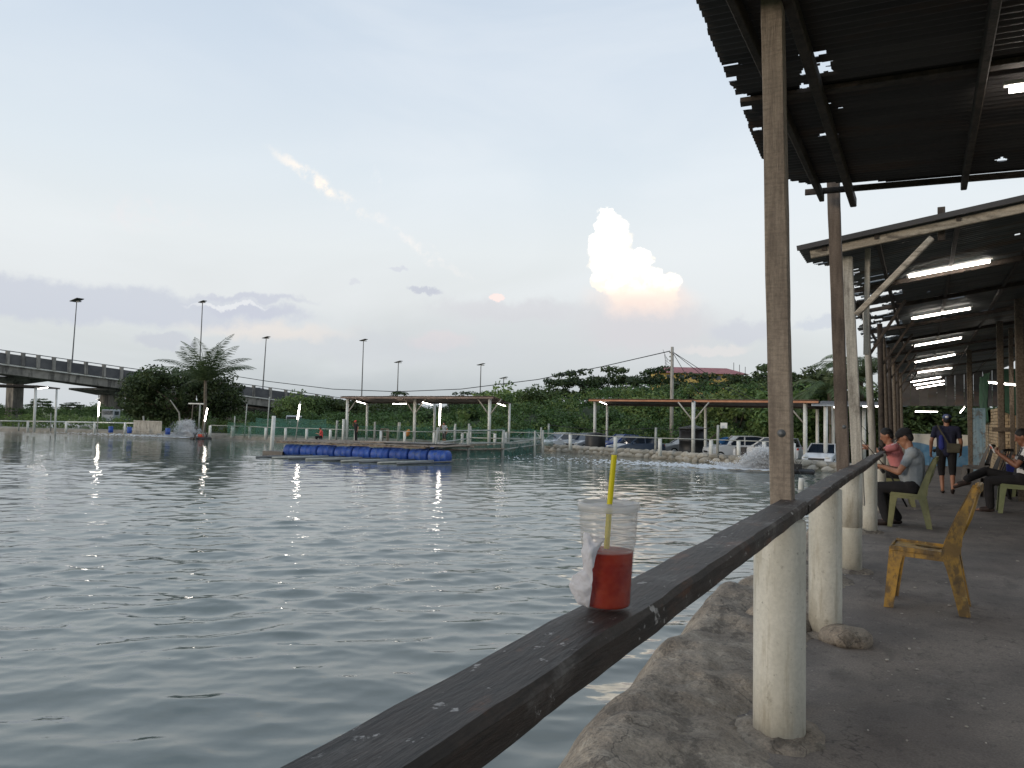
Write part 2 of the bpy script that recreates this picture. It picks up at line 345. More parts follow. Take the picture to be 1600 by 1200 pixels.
def fastmesh(name, V, Fq, m, parent=None, smooth=False, org=None):
    me = bpy.data.meshes.new(name); V = np.asarray(V, np.float32); Fq = np.asarray(Fq, np.int32); k = Fq.shape[1]
    if org is not None: V = V-np.asarray(org, np.float32)
    me.vertices.add(len(V)); me.vertices.foreach_set('co', V.ravel()); me.loops.add(Fq.size); me.loops.foreach_set('vertex_index', Fq.ravel())
    me.polygons.add(len(Fq)); me.polygons.foreach_set('loop_start', np.arange(0, Fq.size, k, dtype=np.int32))
    me.update(calc_edges=True); me.materials.append(m)
    if smooth: me.shade_smooth()
    o = bpy.data.objects.new(name, me); C.objects.link(o)
    if parent: o.parent = parent
    elif org is not None: o.location = org
    return o
def tag(o, label=None, cat=None, group=None, kind=None):
    if label: o['label'] = label
    if cat: o['category'] = cat
    if group: o['group'] = group
    if kind: o['kind'] = kind
    return o
def thing(name, label, cat, loc=(0, 0, 0), group=None, rz=0.0):
    o = bpy.data.objects.new(name, None); C.objects.link(o); o.location = loc; o.rotation_euler = (0, 0, rz); o.empty_display_size = .2
    ORG[o.name] = np.asarray(loc, float); tag(o, label, cat, group, 'thing'); return o
def local(o): ORG[o.name] = np.zeros(3); return o       # parts given in the thing's own coordinates
def copy_tree(o, parent=None):
    c = o.copy(); C.objects.link(c); c.parent = parent
    for ch in list(o.children): copy_tree(ch, c)
    return c
def fbm(x, y, z=0.0, s=1.0, o=4): return mnoise.fractal(Vector((x*s, y*s, z*s)), 1.0, 2.0, o)
def blob(name, mb, m, parent, voxel=.01, smooth=6, off=None):
    me = mb.mesh(name, off if off is not None else ORG.get(parent.name, np.zeros(3)))
    o = bpy.data.objects.new(name, me); C.objects.link(o)
    md = o.modifiers.new('r', 'REMESH'); md.mode = 'VOXEL'; md.voxel_size = voxel
    sm = o.modifiers.new('s', 'SMOOTH'); sm.factor = .5; sm.iterations = smooth
    dg = bpy.context.evaluated_depsgraph_get(); ev = o.evaluated_get(dg); nm = bpy.data.meshes.new_from_object(ev)
    o.modifiers.clear(); o.data = nm; nm.name = name; nm.materials.clear(); nm.materials.append(m if not isinstance(m, str) else MATS[m]); nm.shade_smooth()
    bpy.data.meshes.remove(me); o.parent = parent; ORG[o.name] = ORG.get(parent.name, np.zeros(3)); return o

# ------------------------------------------------------------------ levels
WZ, GZ, LZ = -1.3, -.85, -1.6      # water, far bank crest, land behind it
_bx = [-400, -110, -92, -82, -70, -57, -40, -27, -17.4, -9.6, -4.6, 0, 40]
_by = [50, 50, 50.8, 52.5, 53, 54.5, 56, 55.6, 51.5, 47.6, 44.8, 43.2, 43]
def bank_y(X): return float(np.interp(X, _bx, _by))

# ------------------------------------------------------------------ ground sheet
xs = np.unique(np.concatenate([np.linspace(-1500, -130, 12), np.linspace(-130, 12, 72), np.linspace(14, 1500, 14)]))
ys = np.unique(np.concatenate([np.linspace(-300, 38, 16), np.linspace(38, 130, 60), np.linspace(135, 2500, 16)]))
V = []
for y in ys:
    for x in xs:
        yw = bank_y(x)
        inside = (-120 < x < 2.5) and (y < yw+1.2)
        z = -3.0 if inside else LZ+.12*fbm(x, y, 0, .15)
        if not inside and y > yw+40: z += min((y-yw-40)*.006, 2)
        V.append((x, y, z))
nx, ny = len(xs), len(ys)
Fq = [(j*nx+i, j*nx+i+1, (j+1)*nx+i+1, (j+1)*nx+i) for j in range(ny-1) for i in range(nx-1)]
tag(fastmesh('ground', V, Fq, grass_m, smooth=True), kind='structure')

# ------------------------------------------------------------------ pond water, real ripples
def water():
    rr = [1.2]
    while rr[-1] < 175:
        r = rr[-1]; rr.append(r+max(.020, .00016*r*r+.0006*r))
    rr = np.array(rr)
    aa = np.concatenate([np.linspace(-130, -69, 25)[:-1], np.linspace(-69, 1, 640)])*math.pi/180
    Rg, A = np.meshgrid(rr, aa, indexing='ij'); X = Rg*np.sin(A); Y = Rg*np.cos(A)
    dr = np.gradient(rr)[:, None]; da = np.gradient(aa)[None, :]*Rg
    Z = np.zeros_like(X); DX = np.zeros_like(X); DY = np.zeros_like(X); g2 = np.random.default_rng(3); N = 60; base = R(90+28+6)
    sp = np.maximum(dr*.55, da)
    for i in range(N):
        lam = .17*(2.1/.17)**(i/(N-1.0)); th = base+g2.normal(0, .52)
        s = .086*math.sqrt(2/N)*(1.25 if .38 < lam < 1.3 else .66)
        k = 2*math.pi/lam; ph = g2.uniform(0, 6.28); amp = s/k
        att = np.clip((lam/sp-2.2)/2.5, 0, 1)
        pp = k*(X*math.cos(th)+Y*math.sin(th))+ph+.35*np.sin(.31*X+.22*Y+i); Z += amp*att*np.sin(pp); cs = np.cos(pp)*amp*att*1.5; DX += math.cos(th)*cs; DY += math.sin(th)*cs
    gust = .85+.42*np.sin(.09*X-.13*Y+1.0)*np.sin(.17*X+.05*Y)+.22*np.sin(.31*X+.2*Y+2)*np.sin(.11*X-.33*Y)
    Z *= np.clip(gust, .45, 1.2)
    V = np.stack([X+DX, Y+DY, Z], -1).reshape(-1, 3); n, m_ = X.shape
    I = np.arange(n*m_).reshape(n, m_)
    Fq = np.stack([I[:-1, :-1], I[:-1, 1:], I[1:, 1:], I[1:, :-1]], -1).reshape(-1, 4)
    m = bpy.data.materials.new('pond_water'); m.use_nodes = True; t = NT(m.node_tree); b = t.n['Principled BSDF']
    tc = t.node('ShaderNodeTexCoord').outputs['Object']
    nz = t.noise(tc, .25, 4); 
    t.put(b.inputs['Base Color'], t.mix(t.smooth(nz.outputs[0], .3, .7), (.118, .140, .126), (.150, .172, .152)))
    b.inputs['Roughness'].default_value = .035; b.inputs['IOR'].default_value = 1.5
    vr = t.node('ShaderNodeVectorRotate', rotation_type='Z_AXIS'); t.put(vr.inputs[0], tc); vr.inputs['Angle'].default_value = -YAW
    a1 = t.noise(t.vec('MULTIPLY', vr.outputs[0], (.55, 1.25, 1)), 2.1, 3, .5)
    dist = t.vec('LENGTH', tc)
    bp = t.node('ShaderNodeBump'); bp.inputs['Distance'].default_value = .085
    t.put(bp.inputs['Strength'], t.smooth(dist, 22, 60, .0, .26)); t.put(bp.inputs['Height'], a1.outputs[0])
    a2 = t.noise(t.vec('MULTIPLY', vr.outputs[0], (.7, 1.2, 1)), 7, 3, .5)
    bp2 = t.node('ShaderNodeBump'); bp2.inputs['Distance'].default_value = .012; t.put(bp2.inputs['Strength'], t.smooth(dist, 4, 20, .12, .42))
    t.put(bp2.inputs['Height'], a2.outputs[0]); t.put(bp2.inputs['Normal'], bp.outputs[0]); t.put(b.inputs['Normal'], bp2.outputs[0])
    o = fastmesh('pond_water', V, Fq, m, smooth=True); o.location.z = WZ
    tag(o, kind='structure')
water()

# ------------------------------------------------------------------ walkway and near bank
def edge_x(y):
    return float(np.interp(y, [-3, 2.8, 3.5, 4.2, 5.5, 6.6, 7.7, 9, 12, 20, 45], [-1.35, -1.33, -1.37, -1.43, -1.47, -1.42, -1.28, -1.3, -1.35, -1.4, -1.3]))
ysd = np.concatenate([np.arange(-2, 13, .05), np.arange(13, 44.6, .35)]); xsd = np.concatenate([np.arange(-.9, 3, .12), np.arange(3, 7, .6)])
V = [(x, y, .012*fbm(x, y, 1, .7)+.004*fbm(x, y, 4, 3)) for y in ysd for x in xsd]
nx = len(xsd); Fq = [(j*nx+i, j*nx+i+1, (j+1)*nx+i+1, (j+1)*nx+i) for j in range(len(ysd)-1) for i in range(nx-1)]
tag(fastmesh('walkway_floor', V, Fq, floor_m, smooth=True), kind='structure')
us = np.linspace(0, 1, 52)
V = []
for y in ysd:
    ex = edge_x(y)+.10*fbm(0, y, 9, .9)
    for u in us:
        x = -.40+(ex-.75+.40)*u
        d = x-ex                                  # >0 on the crest
        lump = .075*fbm(x, y, 3, 1.7, 5)+.024*fbm(x, y, 8, 6, 5)
        crest = .035+lump+.05*math.exp(-((d-.25)/.25)**2)
        seam = max(0, (x+.80)/.40)
        z = crest-.16*seam**1.5
        if d < .16: z -= 2.6*(.16-d)**1.6*(1+.25*fbm(x, y, 2, 2.2))
        V.append((x, y, z))
nx = len(us); Fq = [(j*nx+i+1, j*nx+i, (j+1)*nx+i, (j+1)*nx+i+1) for j in range(len(ysd)-1) for i in range(nx-1)]
tag(fastmesh('bank_near', V, Fq, bank_m, smooth=True), kind='structure')
# chips and litter on the concrete
mb = MB()
for i in range(170):
    y = 2.6+random.random()**1.4*13; x = random.uniform(-.75, min(.1*y+.3, 2)); r = random.uniform(.003, .008)
    if i % 14 == 0: r = .012
    mb.ball((x, y, .012*fbm(x, y, 1, .7)+.006), (r*random.uniform(.6, 1.6), r*random.uniform(.6, 1.5), r*.45), 6, 4)
tag(mb.build('litter', mat('pale_chips', (186, 180, 170), (140, 132, 122), 40, .9)), 'pale chips and crumbs scattered over the concrete walkway', None, kind='stuff')

# rail posts
pts = [(-.572, 3.65, .112), (-.575, 5.52, .104), (-.605, 7.95, .098), (-.615, 10.9, .1), (-.60, 13.4, .09), (-.60, 15.6, .09), (-.60, 18.2, .09), (-.60, 21, .09), (-.6, 24, .09), (-.6, 27.3, .09)]
plab = ['thick mottled white post nearest, beside the cup on the rail', 'second white rail post, with a rough cement collar and stone', 'third white rail post, jointed halfway with a dark stain', 'fourth white rail post, just short of the grey shirted angler',
        'white rail post behind the grey shirted angler', 'white rail post below the pink shirted angler', 'white rail post past the pink shirted angler', 'white rail post eighth from the cup', 'white rail post ninth from the cup', 'farthest white rail post of the walkway']
def rail_z(y): return float(np.interp(y, [-2, 4, 8, 11, 30], [1.02, 1.02, 1.01, .985, .985]))
for i, (x, y, r) in enumerate(pts):
    t = thing('rail_post', plab[i], 'post', (x, y, 0), 'white posts carrying the walkway rail'); local(t)
    top = rail_z(y)-.062
    if i == 2:
        MB().lathe([(r, -.1), (r, .42), (r*.985, .425)], n=28).build('lower_pipe', pvc, t, True)
        MB().lathe([(r*1.05, .42), (r*1.05, top-.004), (r*.98, top)], n=28).build('upper_sleeve', pvc, t, True)
    else:
        MB().lathe([(r, -.1), (r, .3), (r*1.0, .7), (r, top-.006), (r*.96, top)], n=36).build('pipe', pvc, t, True)
    prof = []
    mb = MB(); n = 26; rings = [(r*.98, .030), (r*1.35, .026), (r*1.85, .014), (r*2.05, -.02)]
    vv = []
    for (rr_, zz) in rings:
        for k in range(n):
            a = 2*math.pi*k/n; q = 1+.22*fbm(math.cos(a), math.sin(a), i*3.3, 1.3)*(rr_ > r*1.2)
            vv.append((rr_*q*math.cos(a), rr_*q*math.sin(a), zz+.012*fbm(math.cos(a), math.sin(a), i+rr_*9, 2)))
    mb.add(vv, [(a*n+k, a*n+(k+1) % n, (a+1)*n+(k+1) % n, (a+1)*n+k) for a in range(3) for k in range(n)])
    mb.build('cement_collar', bank_m, t, True)
# mound of stone by the second post
for (x, y, sx, sy, sz, lab) in [(-.86, 5.55, .23, .2, .10, 'pale rounded stone set in the bank beside the second post'), (-.45, 5.38, .15, .16, .085, 'rough cement lump on the floor side of the second post')]:
    mb = MB().ball((0, 0, 0), (sx, sy, sz), 22, 14); v = mb.v[0]
    mb.v[0] = np.array([p*(1+.3*fbm(*p, 7)) if False else p*(1+.28*mnoise.fractal(Vector(p*6+x), 1, 2, 4)) for p in v])
    o = mb.build('bank_stone', bank_m, smooth=True); o.location = (x, y, .03); tag(o, lab, 'stone')
# hand rail planks
def plank(name, pts, wd, th, m, seed, parent=None):
    V = []; n = len(pts); ch = .010
    for i, (x, y, z) in enumerate(pts):
        a = wd/2*(1+.02*fbm(y, seed, 0, 2.3)); j = lambda q: .004*fbm(y, q+seed, 0, 3.5, 4)
        pr = [(-a+ch, 0), (a-ch, 0), (a, -ch*1.3), (a, -th+ch), (a-ch, -th), (-a+ch, -th), (-a, -th+ch), (-a, -ch)]
        for q, (px, pz) in enumerate(pr): V.append((x+px+j(q*1.7), y, z+pz+j(q*1.7+30)))
    F = [(i*8+k, (i+1)*8+k, (i+1)*8+(k+1) % 8, i*8+(k+1) % 8) for i in range(n-1) for k in range(8)]+[tuple(range(8)), tuple(range(8*n-1, 8*n-9, -1))]
    mb = MB().add(V, F); return mb.build(name, m, parent)
rl = thing('handrail', 'long dark weathered timber rail along the water, carrying the cup', 'handrail', (-.55, 0, 1.02))
def railx(y): return float(np.interp(y, [-2, 4, 8, 11, 30], [-.555, -.553, -.548, -.56, -.60]))
for k, (a, b) in enumerate([(-1.6, 3.93), (3.945, 8.0), (8.01, 11.4), (11.42, 16.2), (16.22, 22), (22.02, 28)]):
    yy = np.linspace(a, b, int((b-a)/.06)); dz = [0, -.006, -.014, -.05, -.05, -.05][k]; dx = [0, .004, .0, -.03, -.03, -.03][k]
    plank('plank', [(railx(y)+dx, y, rail_z(y)+dz+.006*math.sin(y*1.3)*(k > 0)) for y in yy], [.134, .128, .118, .1, .1, .1][k], [.066, .060, .06, .05, .05, .05][k], rail_m, k*5, rl)

# timber columns
def column(pa, pb, Y, wd, m, lab, zb=-.15, bolts=()):
    A = at_y(*pa, Y); Bq = at_y(*pb, Y); d = (A-Bq)/(A[2]-Bq[2]); base = Bq+d*(zb-Bq[2]); top = A
    t = thing('timber_column', lab, 'column', base, 'timber columns holding up the walkway roofs')
    n = 40; V = []
    for i in range(n):
        p = base+(top-base)*i/(n-1); h = wd/2; c = h*.08
        for q, (u, v) in enumerate([(-h+c, -h), (h-c, -h), (h, -h+c), (h, h-c), (h-c, h), (-h+c, h), (-h, h-c), (-h, -h+c)]):
            V.append((p[0]+u+.004*fbm(p[2], q*2.1+Y, 0, 2), p[1]+v+.004*fbm(p[2], q*3.1+Y, 5, 2), p[2]))
    MB().add(V, [(i*8+k, i*8+(k+1) % 8, (i+1)*8+(k+1) % 8, (i+1)*8+k) for i in range(n-1) for k in range(8)]+[tuple(range(7, -1, -1)), tuple(range(8*n-8, 8*n))]).build('post', m, t)
    for (bx, by) in bolts:
        P = at_y(bx, by, Y-wd/2)
        MB().lathe([(.020, 0), (.020, .006), (.011, .007), (.011, .016), (.004, .018)], (P[0], P[1]+.004, P[2]), 14, True, (0, -1, 0)).build('bolt', metald, t, True)
    return t
column((1206.5, -25), (1222.5, 780), 4.06, .105, col_m, 'near sawn timber column with a bolt, rising behind the rail', -.6, [(1221, 677)])
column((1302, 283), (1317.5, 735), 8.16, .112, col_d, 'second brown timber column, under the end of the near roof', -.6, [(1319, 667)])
column((1323.5, 402), (1339.5, 718), 9.75, .115, palew, 'pale grey weathered column at the gable of the long shed', .45)
clab = ['fourth timber column along the water, behind the pale grey one', 'fifth timber column along the water side', 'sixth timber column along the water side', 'seventh timber column along the water side', 'eighth timber column along the water side', 'ninth timber column along the water side', 'farthest timber column along the water side']
for i, (xt, xb, Y, m) in enumerate([(1356, 1367, 12.4, palew), (1376, 1379, 15.2, darkw), (1382, 1387.5, 18.2, browny), (1390, 1394, 21.4, darkw), (1397, 1400, 25, browny), (1403, 1405, 29, darkw), (1408, 1410, 34, browny)]):
    zt = 3.36; yt = 662-(zt-EYE)*F_PX*.8816/Y*1.28; 
    dr_ = ray(xb, 690); Y = float(np.clip(-.70/dr_[0]*dr_[1], Y-1, Y+3)); A = at_y(xb, 690, Y); A[0] = -.70; d = np.array([-(xb-xt)/1200*Y*1.1, 0, 0])
    t = thing('timber_column', clab[i], 'column', (A[0], Y, -.2), 'timber columns holding up the walkway roofs')
    MB().tube([(A[0], Y, -.2), (A[0]+d[0]*.3, Y, 1.2), (A[0]+d[0]*.6, Y, 2.2), (A[0]+d[0], Y, zt)], [.062, .058, .055, .05], 9).build('post', m, t, True)
    MB().beam((A[0]+d[0]*.7, Y+.04, 2.5), (A[0]+d[0]+.60, Y+.04, 3.42), .045, .06, (0, 1, 0)).build('brace', darkw, t)
    MB().beam((A[0]+d[0]*.7, Y+.1, 2.55), (A[0]+d[0]*.9, Y+.85, 3.30), .045, .06, (1, 0, 0)).build('brace', darkw, t)

# ------------------------------------------------------------------ corrugated roofs
def sheet(name, x0, x1, y0, y1, zf, m, parent, holes=(), ragged=None, pitch=.076, amp=.011, nx=60, xmin=None):
    ny = int((y1-y0)/pitch*6); yy = np.linspace(y0, y1, ny+1); V = []; keep = []
    for y in yy:
        xa = x0 if xmin is None else xmin(y)
        for i in range(nx+1):
            x = xa+(x1-xa)*(i/nx)**(1.5 if nx < 200 else 1.15); V.append((x, y, zf(x, y)+amp*math.cos(2*math.pi*y/pitch)))
    V = np.array(V)
    F = []
    for j in range(ny):
        for i in range(nx):
            q = (j*(nx+1)+i, j*(nx+1)+i+1, (j+1)*(nx+1)+i+1, (j+1)*(nx+1)+i); c = V[list(q)].mean(0); bad = False
            for (hx, hy, rx, ry) in holes:
                if ((c[0]-hx)/rx)**2+((c[1]-hy)/ry)**2 < 1+.9*mnoise.noise(Vector((c[0]*22, c[1]*22, hx*7))): bad = True; break
            if not bad and ragged and ragged(c[0], c[1]): bad = True
            if not bad: F.append(q)
    o = fastmesh(name, V, F, m, smooth=True, org=ORG[parent.name]); o.location = (0, 0, 0); o.parent = parent
    return o
def z1(x, y): return 3.66-.03*(x+.6)
r1 = thing('roofed_shelter', 'dark near corrugated roof overhead, pierced by ragged rust holes', 'shelter', (-.6, 7.4, 3.5))
def hp(x, y, rx, ry): p = at_z(x, y, 3.67); return (p[0], p[1], rx, ry)
holes1 = [hp(1277, 106, 0.095, 0.085), hp(1279, 96, 0.085, 0.030), hp(1270, 82, 0.068, 0.027), hp(1158, 156, 0.085, 0.075), hp(1164, 170, 0.051, 0.045), hp(1139, 104, 0.102, 0.022), hp(1256, 132, 0.024, 0.045), hp(1280, 142, 0.060, 0.022), hp(1298, 209, 0.085, 0.030),
          hp(1564, 241, 0.037, 0.053), hp(1186, 183, 0.024, 0.018), hp(1184, 204, 0.034, 0.030), hp(1143, 125, 0.034, 0.030), hp(1144, 142, 0.034, 0.021), hp(1292, 161, 0.020, 0.018), hp(1314, 167, 0.020, 0.018), hp(1271, 126, 0.024, 0.018), hp(1290, 190, 0.020, 0.018), hp(1242, 211, 0.024, 0.015)]
_ed = [at_z(1083+114*q, 265*q, 3.67) for q in np.linspace(-.1, 1.1, 9)]
def xmin1(y): return float(np.interp(y, [-2]+[e[1] for e in _ed], [-.98]+[e[0] for e in _ed]))+.012*(int((y+2)/.8) % 2)
def rag1(x, y): return y > float(np.interp(x, [-1.25, -.95, -.3, 1], [7.35, 7.72, 7.86, 7.92]))
yy = np.arange(-1.4, 7.95, .8)
for k, ya in enumerate(yy):
    yb = min(ya+.84, 7.97)
    if yb-ya < .1: continue
    hs = [h for h in holes1 if ya-.15 < h[1] < yb+.15]
    sheet('roof_sheet', -1.0, 3.2, ya, yb, lambda x, y, k=k: z1(x, y)+(.004 if k % 2 else 0), zinc_dark, r1, hs, rag1, xmin=xmin1, nx=260 if hs else 30)
for (x, s) in [(-.86, .045), (-.60, .06), (.335, .05), (1.4, .05), (2.4, .05)]:
    MB().beam((x+.0, -1.4, z1(x, 0)-.075), (x, 7.95 if x != -.6 else 8.25, z1(x, 0)-.075), s, .09).build('purlin', darkw, r1)
MB().beam((-1.12, 5.45, 3.645), (2.9, 5.45, 3.525), .09, .035).build('rafter', darkw, r1)
MB().beam((-1.0, 7.84, z1(-1.0, 0)-.045), (3.0, 7.88, z1(3.0, 0)-.045), .035, .055).build('end_batten', darkw, r1)
MB().beam((-.9, 2.0, 3.36), (2.9, 2.0, 3.30), .05, .09).build('rafter', browny, r1)

def z2(x, y): return 3.60+.15*(x-.15)+.03*math.sin(y*.9)
r2 = thing('roofed_shelter', 'long corrugated shed roof running back along the walkway, eave torn', 'shelter', (-.7, 9.5, 3.3))
holes2 = []
for (px, py, rx, ry) in [(1389, 516, .25, .3), (1352, 545, .2, .3)]:
    pass
rs = random.Random(5)
for i in range(46): holes2.append((rs.uniform(-1.2, -.45), rs.uniform(10, 24), rs.uniform(.03, .22), rs.uniform(.015, .05)))
for i in range(26): holes2.append((rs.uniform(-.4, 1.2), rs.uniform(11, 30), rs.uniform(.02, .12), rs.uniform(.01, .03)))
for i in range(12): holes2.append((rs.uniform(-1.1, -.5), rs.uniform(12.5, 21), rs.uniform(.15, .4), rs.uniform(.1, .35)))
def rag2(x, y):
    if y < 10.2: return x < -1.27
    e = -1.22+.55*max(0, mnoise.noise(Vector((y*1.1, 3.3, 0)))+.15)+.30*max(0, mnoise.noise(Vector((y*6.5, 1.7, 0))))+.25*max(0, mnoise.noise(Vector((y*16, 5.7, 0))))
    return x < e
k = 0; ya = 9.42
while ya < 43:
    stp = .8 if ya < 24 else 2.4
    sheet('roof_sheet', -1.3, 3.4, ya, ya+stp+.04, lambda x, y, k=k: z2(x, y)+(.004 if k % 2 else 0), zinc_mid, r2, [h for h in holes2 if ya-.3 < h[1] < ya+stp+.3], rag2, pitch=.1, amp=.013, nx=100 if ya < 24 else 40)
    ya += stp; k += 1
MB().beam((-1.15, 9.50, z2(-1.15, 9.5)-.075), (3.2, 9.50, z2(3.2, 9.5)-.075), .05, .095).build('barge_beam', palex, r2)
MB().beam((-1.29, 9.405, z2(-1.29, 9.4)+.012), (3.35, 9.405, z2(3.35, 9.4)+.012), .012, .06).build('edge_flashing', zinc_dark, r2)
for x in (-1.0, -.45, .35, 1.2, 2.2): MB().beam((x, 9.46, z2(x, 9)-.045), (x, 44, z2(x, 9)-.045), .05, .06).build('purlin', darkw, r2)
for Y in (12.4, 15.2, 18.2, 21.4, 25, 29, 34): MB().beam((-1.1, Y, z2(-1.1, Y)-.055), (3.2, Y, z2(3.2, Y)-.055), .05, .07).build('rafter', darkw, r2)
a = at_y(1338, 492, 9.42); b = at_y(1456, 372, 9.42)
MB().beam(a, b, .06, .085, (0, 1, 0)).build('brace', palex, r2)
a = at_y(1471, 345, 9.6); MB().beam((a[0], 9.62, 3.42), (a[0], 9.62, 3.79), .075, .06, (0, 1, 0)).build('king_stub', darkw, r2)
for (xa, ya_, xb, yb_, Y) in [(1386, 528, 1440, 452, 15.2), (1392, 560, 1428, 520, 21.4)]:
    pass
a = at_y(1353, 412, 9.9); MB().beam((a[0], 9.9, 2.2), (a[0]+.02, 9.9, z2(a[0], 9.9)-.05), .06, .05, (0, 1, 0)).build('hanger', palew, r2)

for k in range(12): MB().box((-1.1+k*.38, 42.6, 3.27), (.37, .03+.01*(k % 2), 2.0)).build('added_end_board', zinc_dark, r2)  # boards added to keep the far end dark, in place of roof slopes
# tube lights
def tube_light(a, b, lab, group, hang=.0, r=.016, bat=True, up=(0, 0, 1)):
    a, b = np.asarray(a, float), np.asarray(b, float); u = np.asarray(up, float)
    t = thing('tube_light', lab, 'tube light', (a+b)/2, group)
    MB().tube([a, b], r, 8).build('tube', tube_m, t, True)
    if bat:
        d = (b-a)/np.linalg.norm(b-a); MB().beam(a-d*.03+u*(r+.02), b+d*.03+u*(r+.02), .045, .028, u).build('batten', batten, t)
    return t
ords = ['first', 'second', 'third', 'fourth', 'fifth', 'sixth', 'seventh', 'eighth']
for i, (pa, pb, Y) in enumerate([((1420, 432), (1547, 408), 12.2), ((1425, 498), (1516, 482), 17.0), ((1426, 541), (1502, 528), 22.6), ((1430, 566), (1492, 554), 28.2), ((1434, 582), (1487, 575), 33.8), ((1423, 597), (1470, 589), 38.5), ((1428, 602), (1475, 595), 39.3), ((1432, 607), (1475, 600), 40.1)]):
    A, Bq = at_y(*pa, Y), at_y(*pb, Y)
    t = tube_light(A, Bq, f'{ords[i]} glowing white tube from the gable under the long shed roof', 'tube lights under the long shed roof', r=.02)
    for q in (.2, .8):
        P = A+(Bq-A)*q; zz = z2(P[0], Y)-.02
        if zz-P[2] > .08: MB().tube([P+(0, 0, .05), (P[0], P[1], zz)], .006, 5).build('hanger', darkw, t)
A = at_z(1577, 141, 3.50); tube_light(A, A+np.array([1.2, 0, -.03]), 'white tube light under the near dark roof, cut by the frame', 'tube lights under the near roof', r=.02)

# ------------------------------------------------------------------ the drink on the rail
def glassy(name, col, alpha, rough=.25, gl=.12):
    m = bpy.data.materials.new(name); m.use_nodes = True; MATS[name] = m; t = NT(m.node_tree); t.n.remove(t.n['Principled BSDF'])
    tr = t.node('ShaderNodeBsdfTransparent'); t.put(tr.inputs[0], (.97, .97, .97)); tl = t.node('ShaderNodeBsdfTranslucent'); t.put(tl.inputs[0], srgb(col))
    df = t.node('ShaderNodeBsdfDiffuse'); t.put(df.inputs[0], srgb(col)); gs = t.node('ShaderNodeBsdfGlossy'); gs.inputs['Roughness'].default_value = rough
    a = t.node('ShaderNodeMixShader'); a.inputs[0].default_value = .5; t.l.new(tl.outputs[0], a.inputs[1]); t.l.new(df.outputs[0], a.inputs[2])
    b = t.node('ShaderNodeMixShader'); b.inputs[0].default_value = alpha; t.l.new(tr.outputs[0], b.inputs[1]); t.l.new(a.outputs[0], b.inputs[2])
    c = t.node('ShaderNodeMixShader'); lw = t.node('ShaderNodeLayerWeight'); lw.inputs[0].default_value = .35
    t.put(c.inputs[0], t.math('MULTIPLY', lw.outputs['Facing'], gl*2.2)); t.l.new(b.outputs[0], c.inputs[1]); t.l.new(gs.outputs[0], c.inputs[2])
    t.l.new(c.outputs[0], t.n['Material Output'].inputs[0]); return m
cup_m = glassy('frosted_plastic', (240, 238, 236), .18)
_ct = NT(cup_m.node_tree); _sp = _ct.node('ShaderNodeSeparateXYZ'); _ct.put(_sp.inputs[0], _ct.node('ShaderNodeTexCoord').outputs['Object'])
for _n in list(cup_m.node_tree.nodes):          # the wall is clear where the drink wets it
    if _n.type == 'MIX_SHADER' and abs(_n.inputs[0].default_value-.18) < 1e-5: _ct.put(_n.inputs[0], _ct.smooth(_sp.outputs[2], .109, .114, .02, .18))
lid_m = glassy('lid_plastic', (240, 240, 240), .48)
drink_m = mat('red_iced_drink', (176, 34, 18), (214, 82, 46), 22, .25, trans=.6, spec=.4)
straw_m = mat('yellow_straw', (226, 214, 24), rough=.4, trans=.35)
tissue_m = mat('white_tissue', (232, 232, 236), rough=.9, trans=.45)
cp = at_z(949, 951, rail_z(1.45)); cz = rail_z(1.45)+.004
t = thing('drink_cup', 'ribbed clear plastic cup of red iced drink on the dark rail', 'cup', (cp[0], cp[1], cz)); local(t)
Hc, rb, rt = .2030, .0455, .0570
prof = []
for z in np.linspace(0, Hc, 90):
    r = rb+(rt-rb)*(z/Hc)
    if .03 < z < .175: r += (.0007 if z > .108 else .00022)*math.sin(z*2*math.pi/.011)
    if z > .122: r += .0022*min(1, (z-.122)/.004)
    if z < .008: r -= .004*(1-z/.008)
    prof.append((r, z))
inner = [(r-.0012, z) for r, z in prof[::-1] if z > .003]
MB().lathe([(.001, .0015)]+prof+inner+[(.001, .0035)], n=56, closed=False).build('cup_wall', cup_m, t, True)
lv = .112
MB().lathe([(.001, .005)]+[(r-.0022, z) for r, z in prof if .0045 < z < lv]+[(.001, lv)], n=48, closed=False).build('red_drink', drink_m, t, True)
MB().lathe([(rt+.001, Hc-.012), (rt+.0045, Hc-.010), (rt+.0055, Hc-.002), (rt+.004, Hc+.004), (rt-.001, Hc+.005), (rt-.004, Hc-.001), (.032, Hc-.003), (.028, Hc+.001), (.001, Hc+.001)], n=56, closed=False).build('lid', lid_m, t, True)
rgt = np.array([_r[0], _r[1], 0]); rgt /= np.linalg.norm(rgt)
MB().tube([np.array([0, 0, .115])-rgt*.003, np.array([0, 0, Hc])+rgt*.002, np.array([0, 0, .302])+rgt*.010], .0056, 14, False).build('straw', straw_m, t, True)
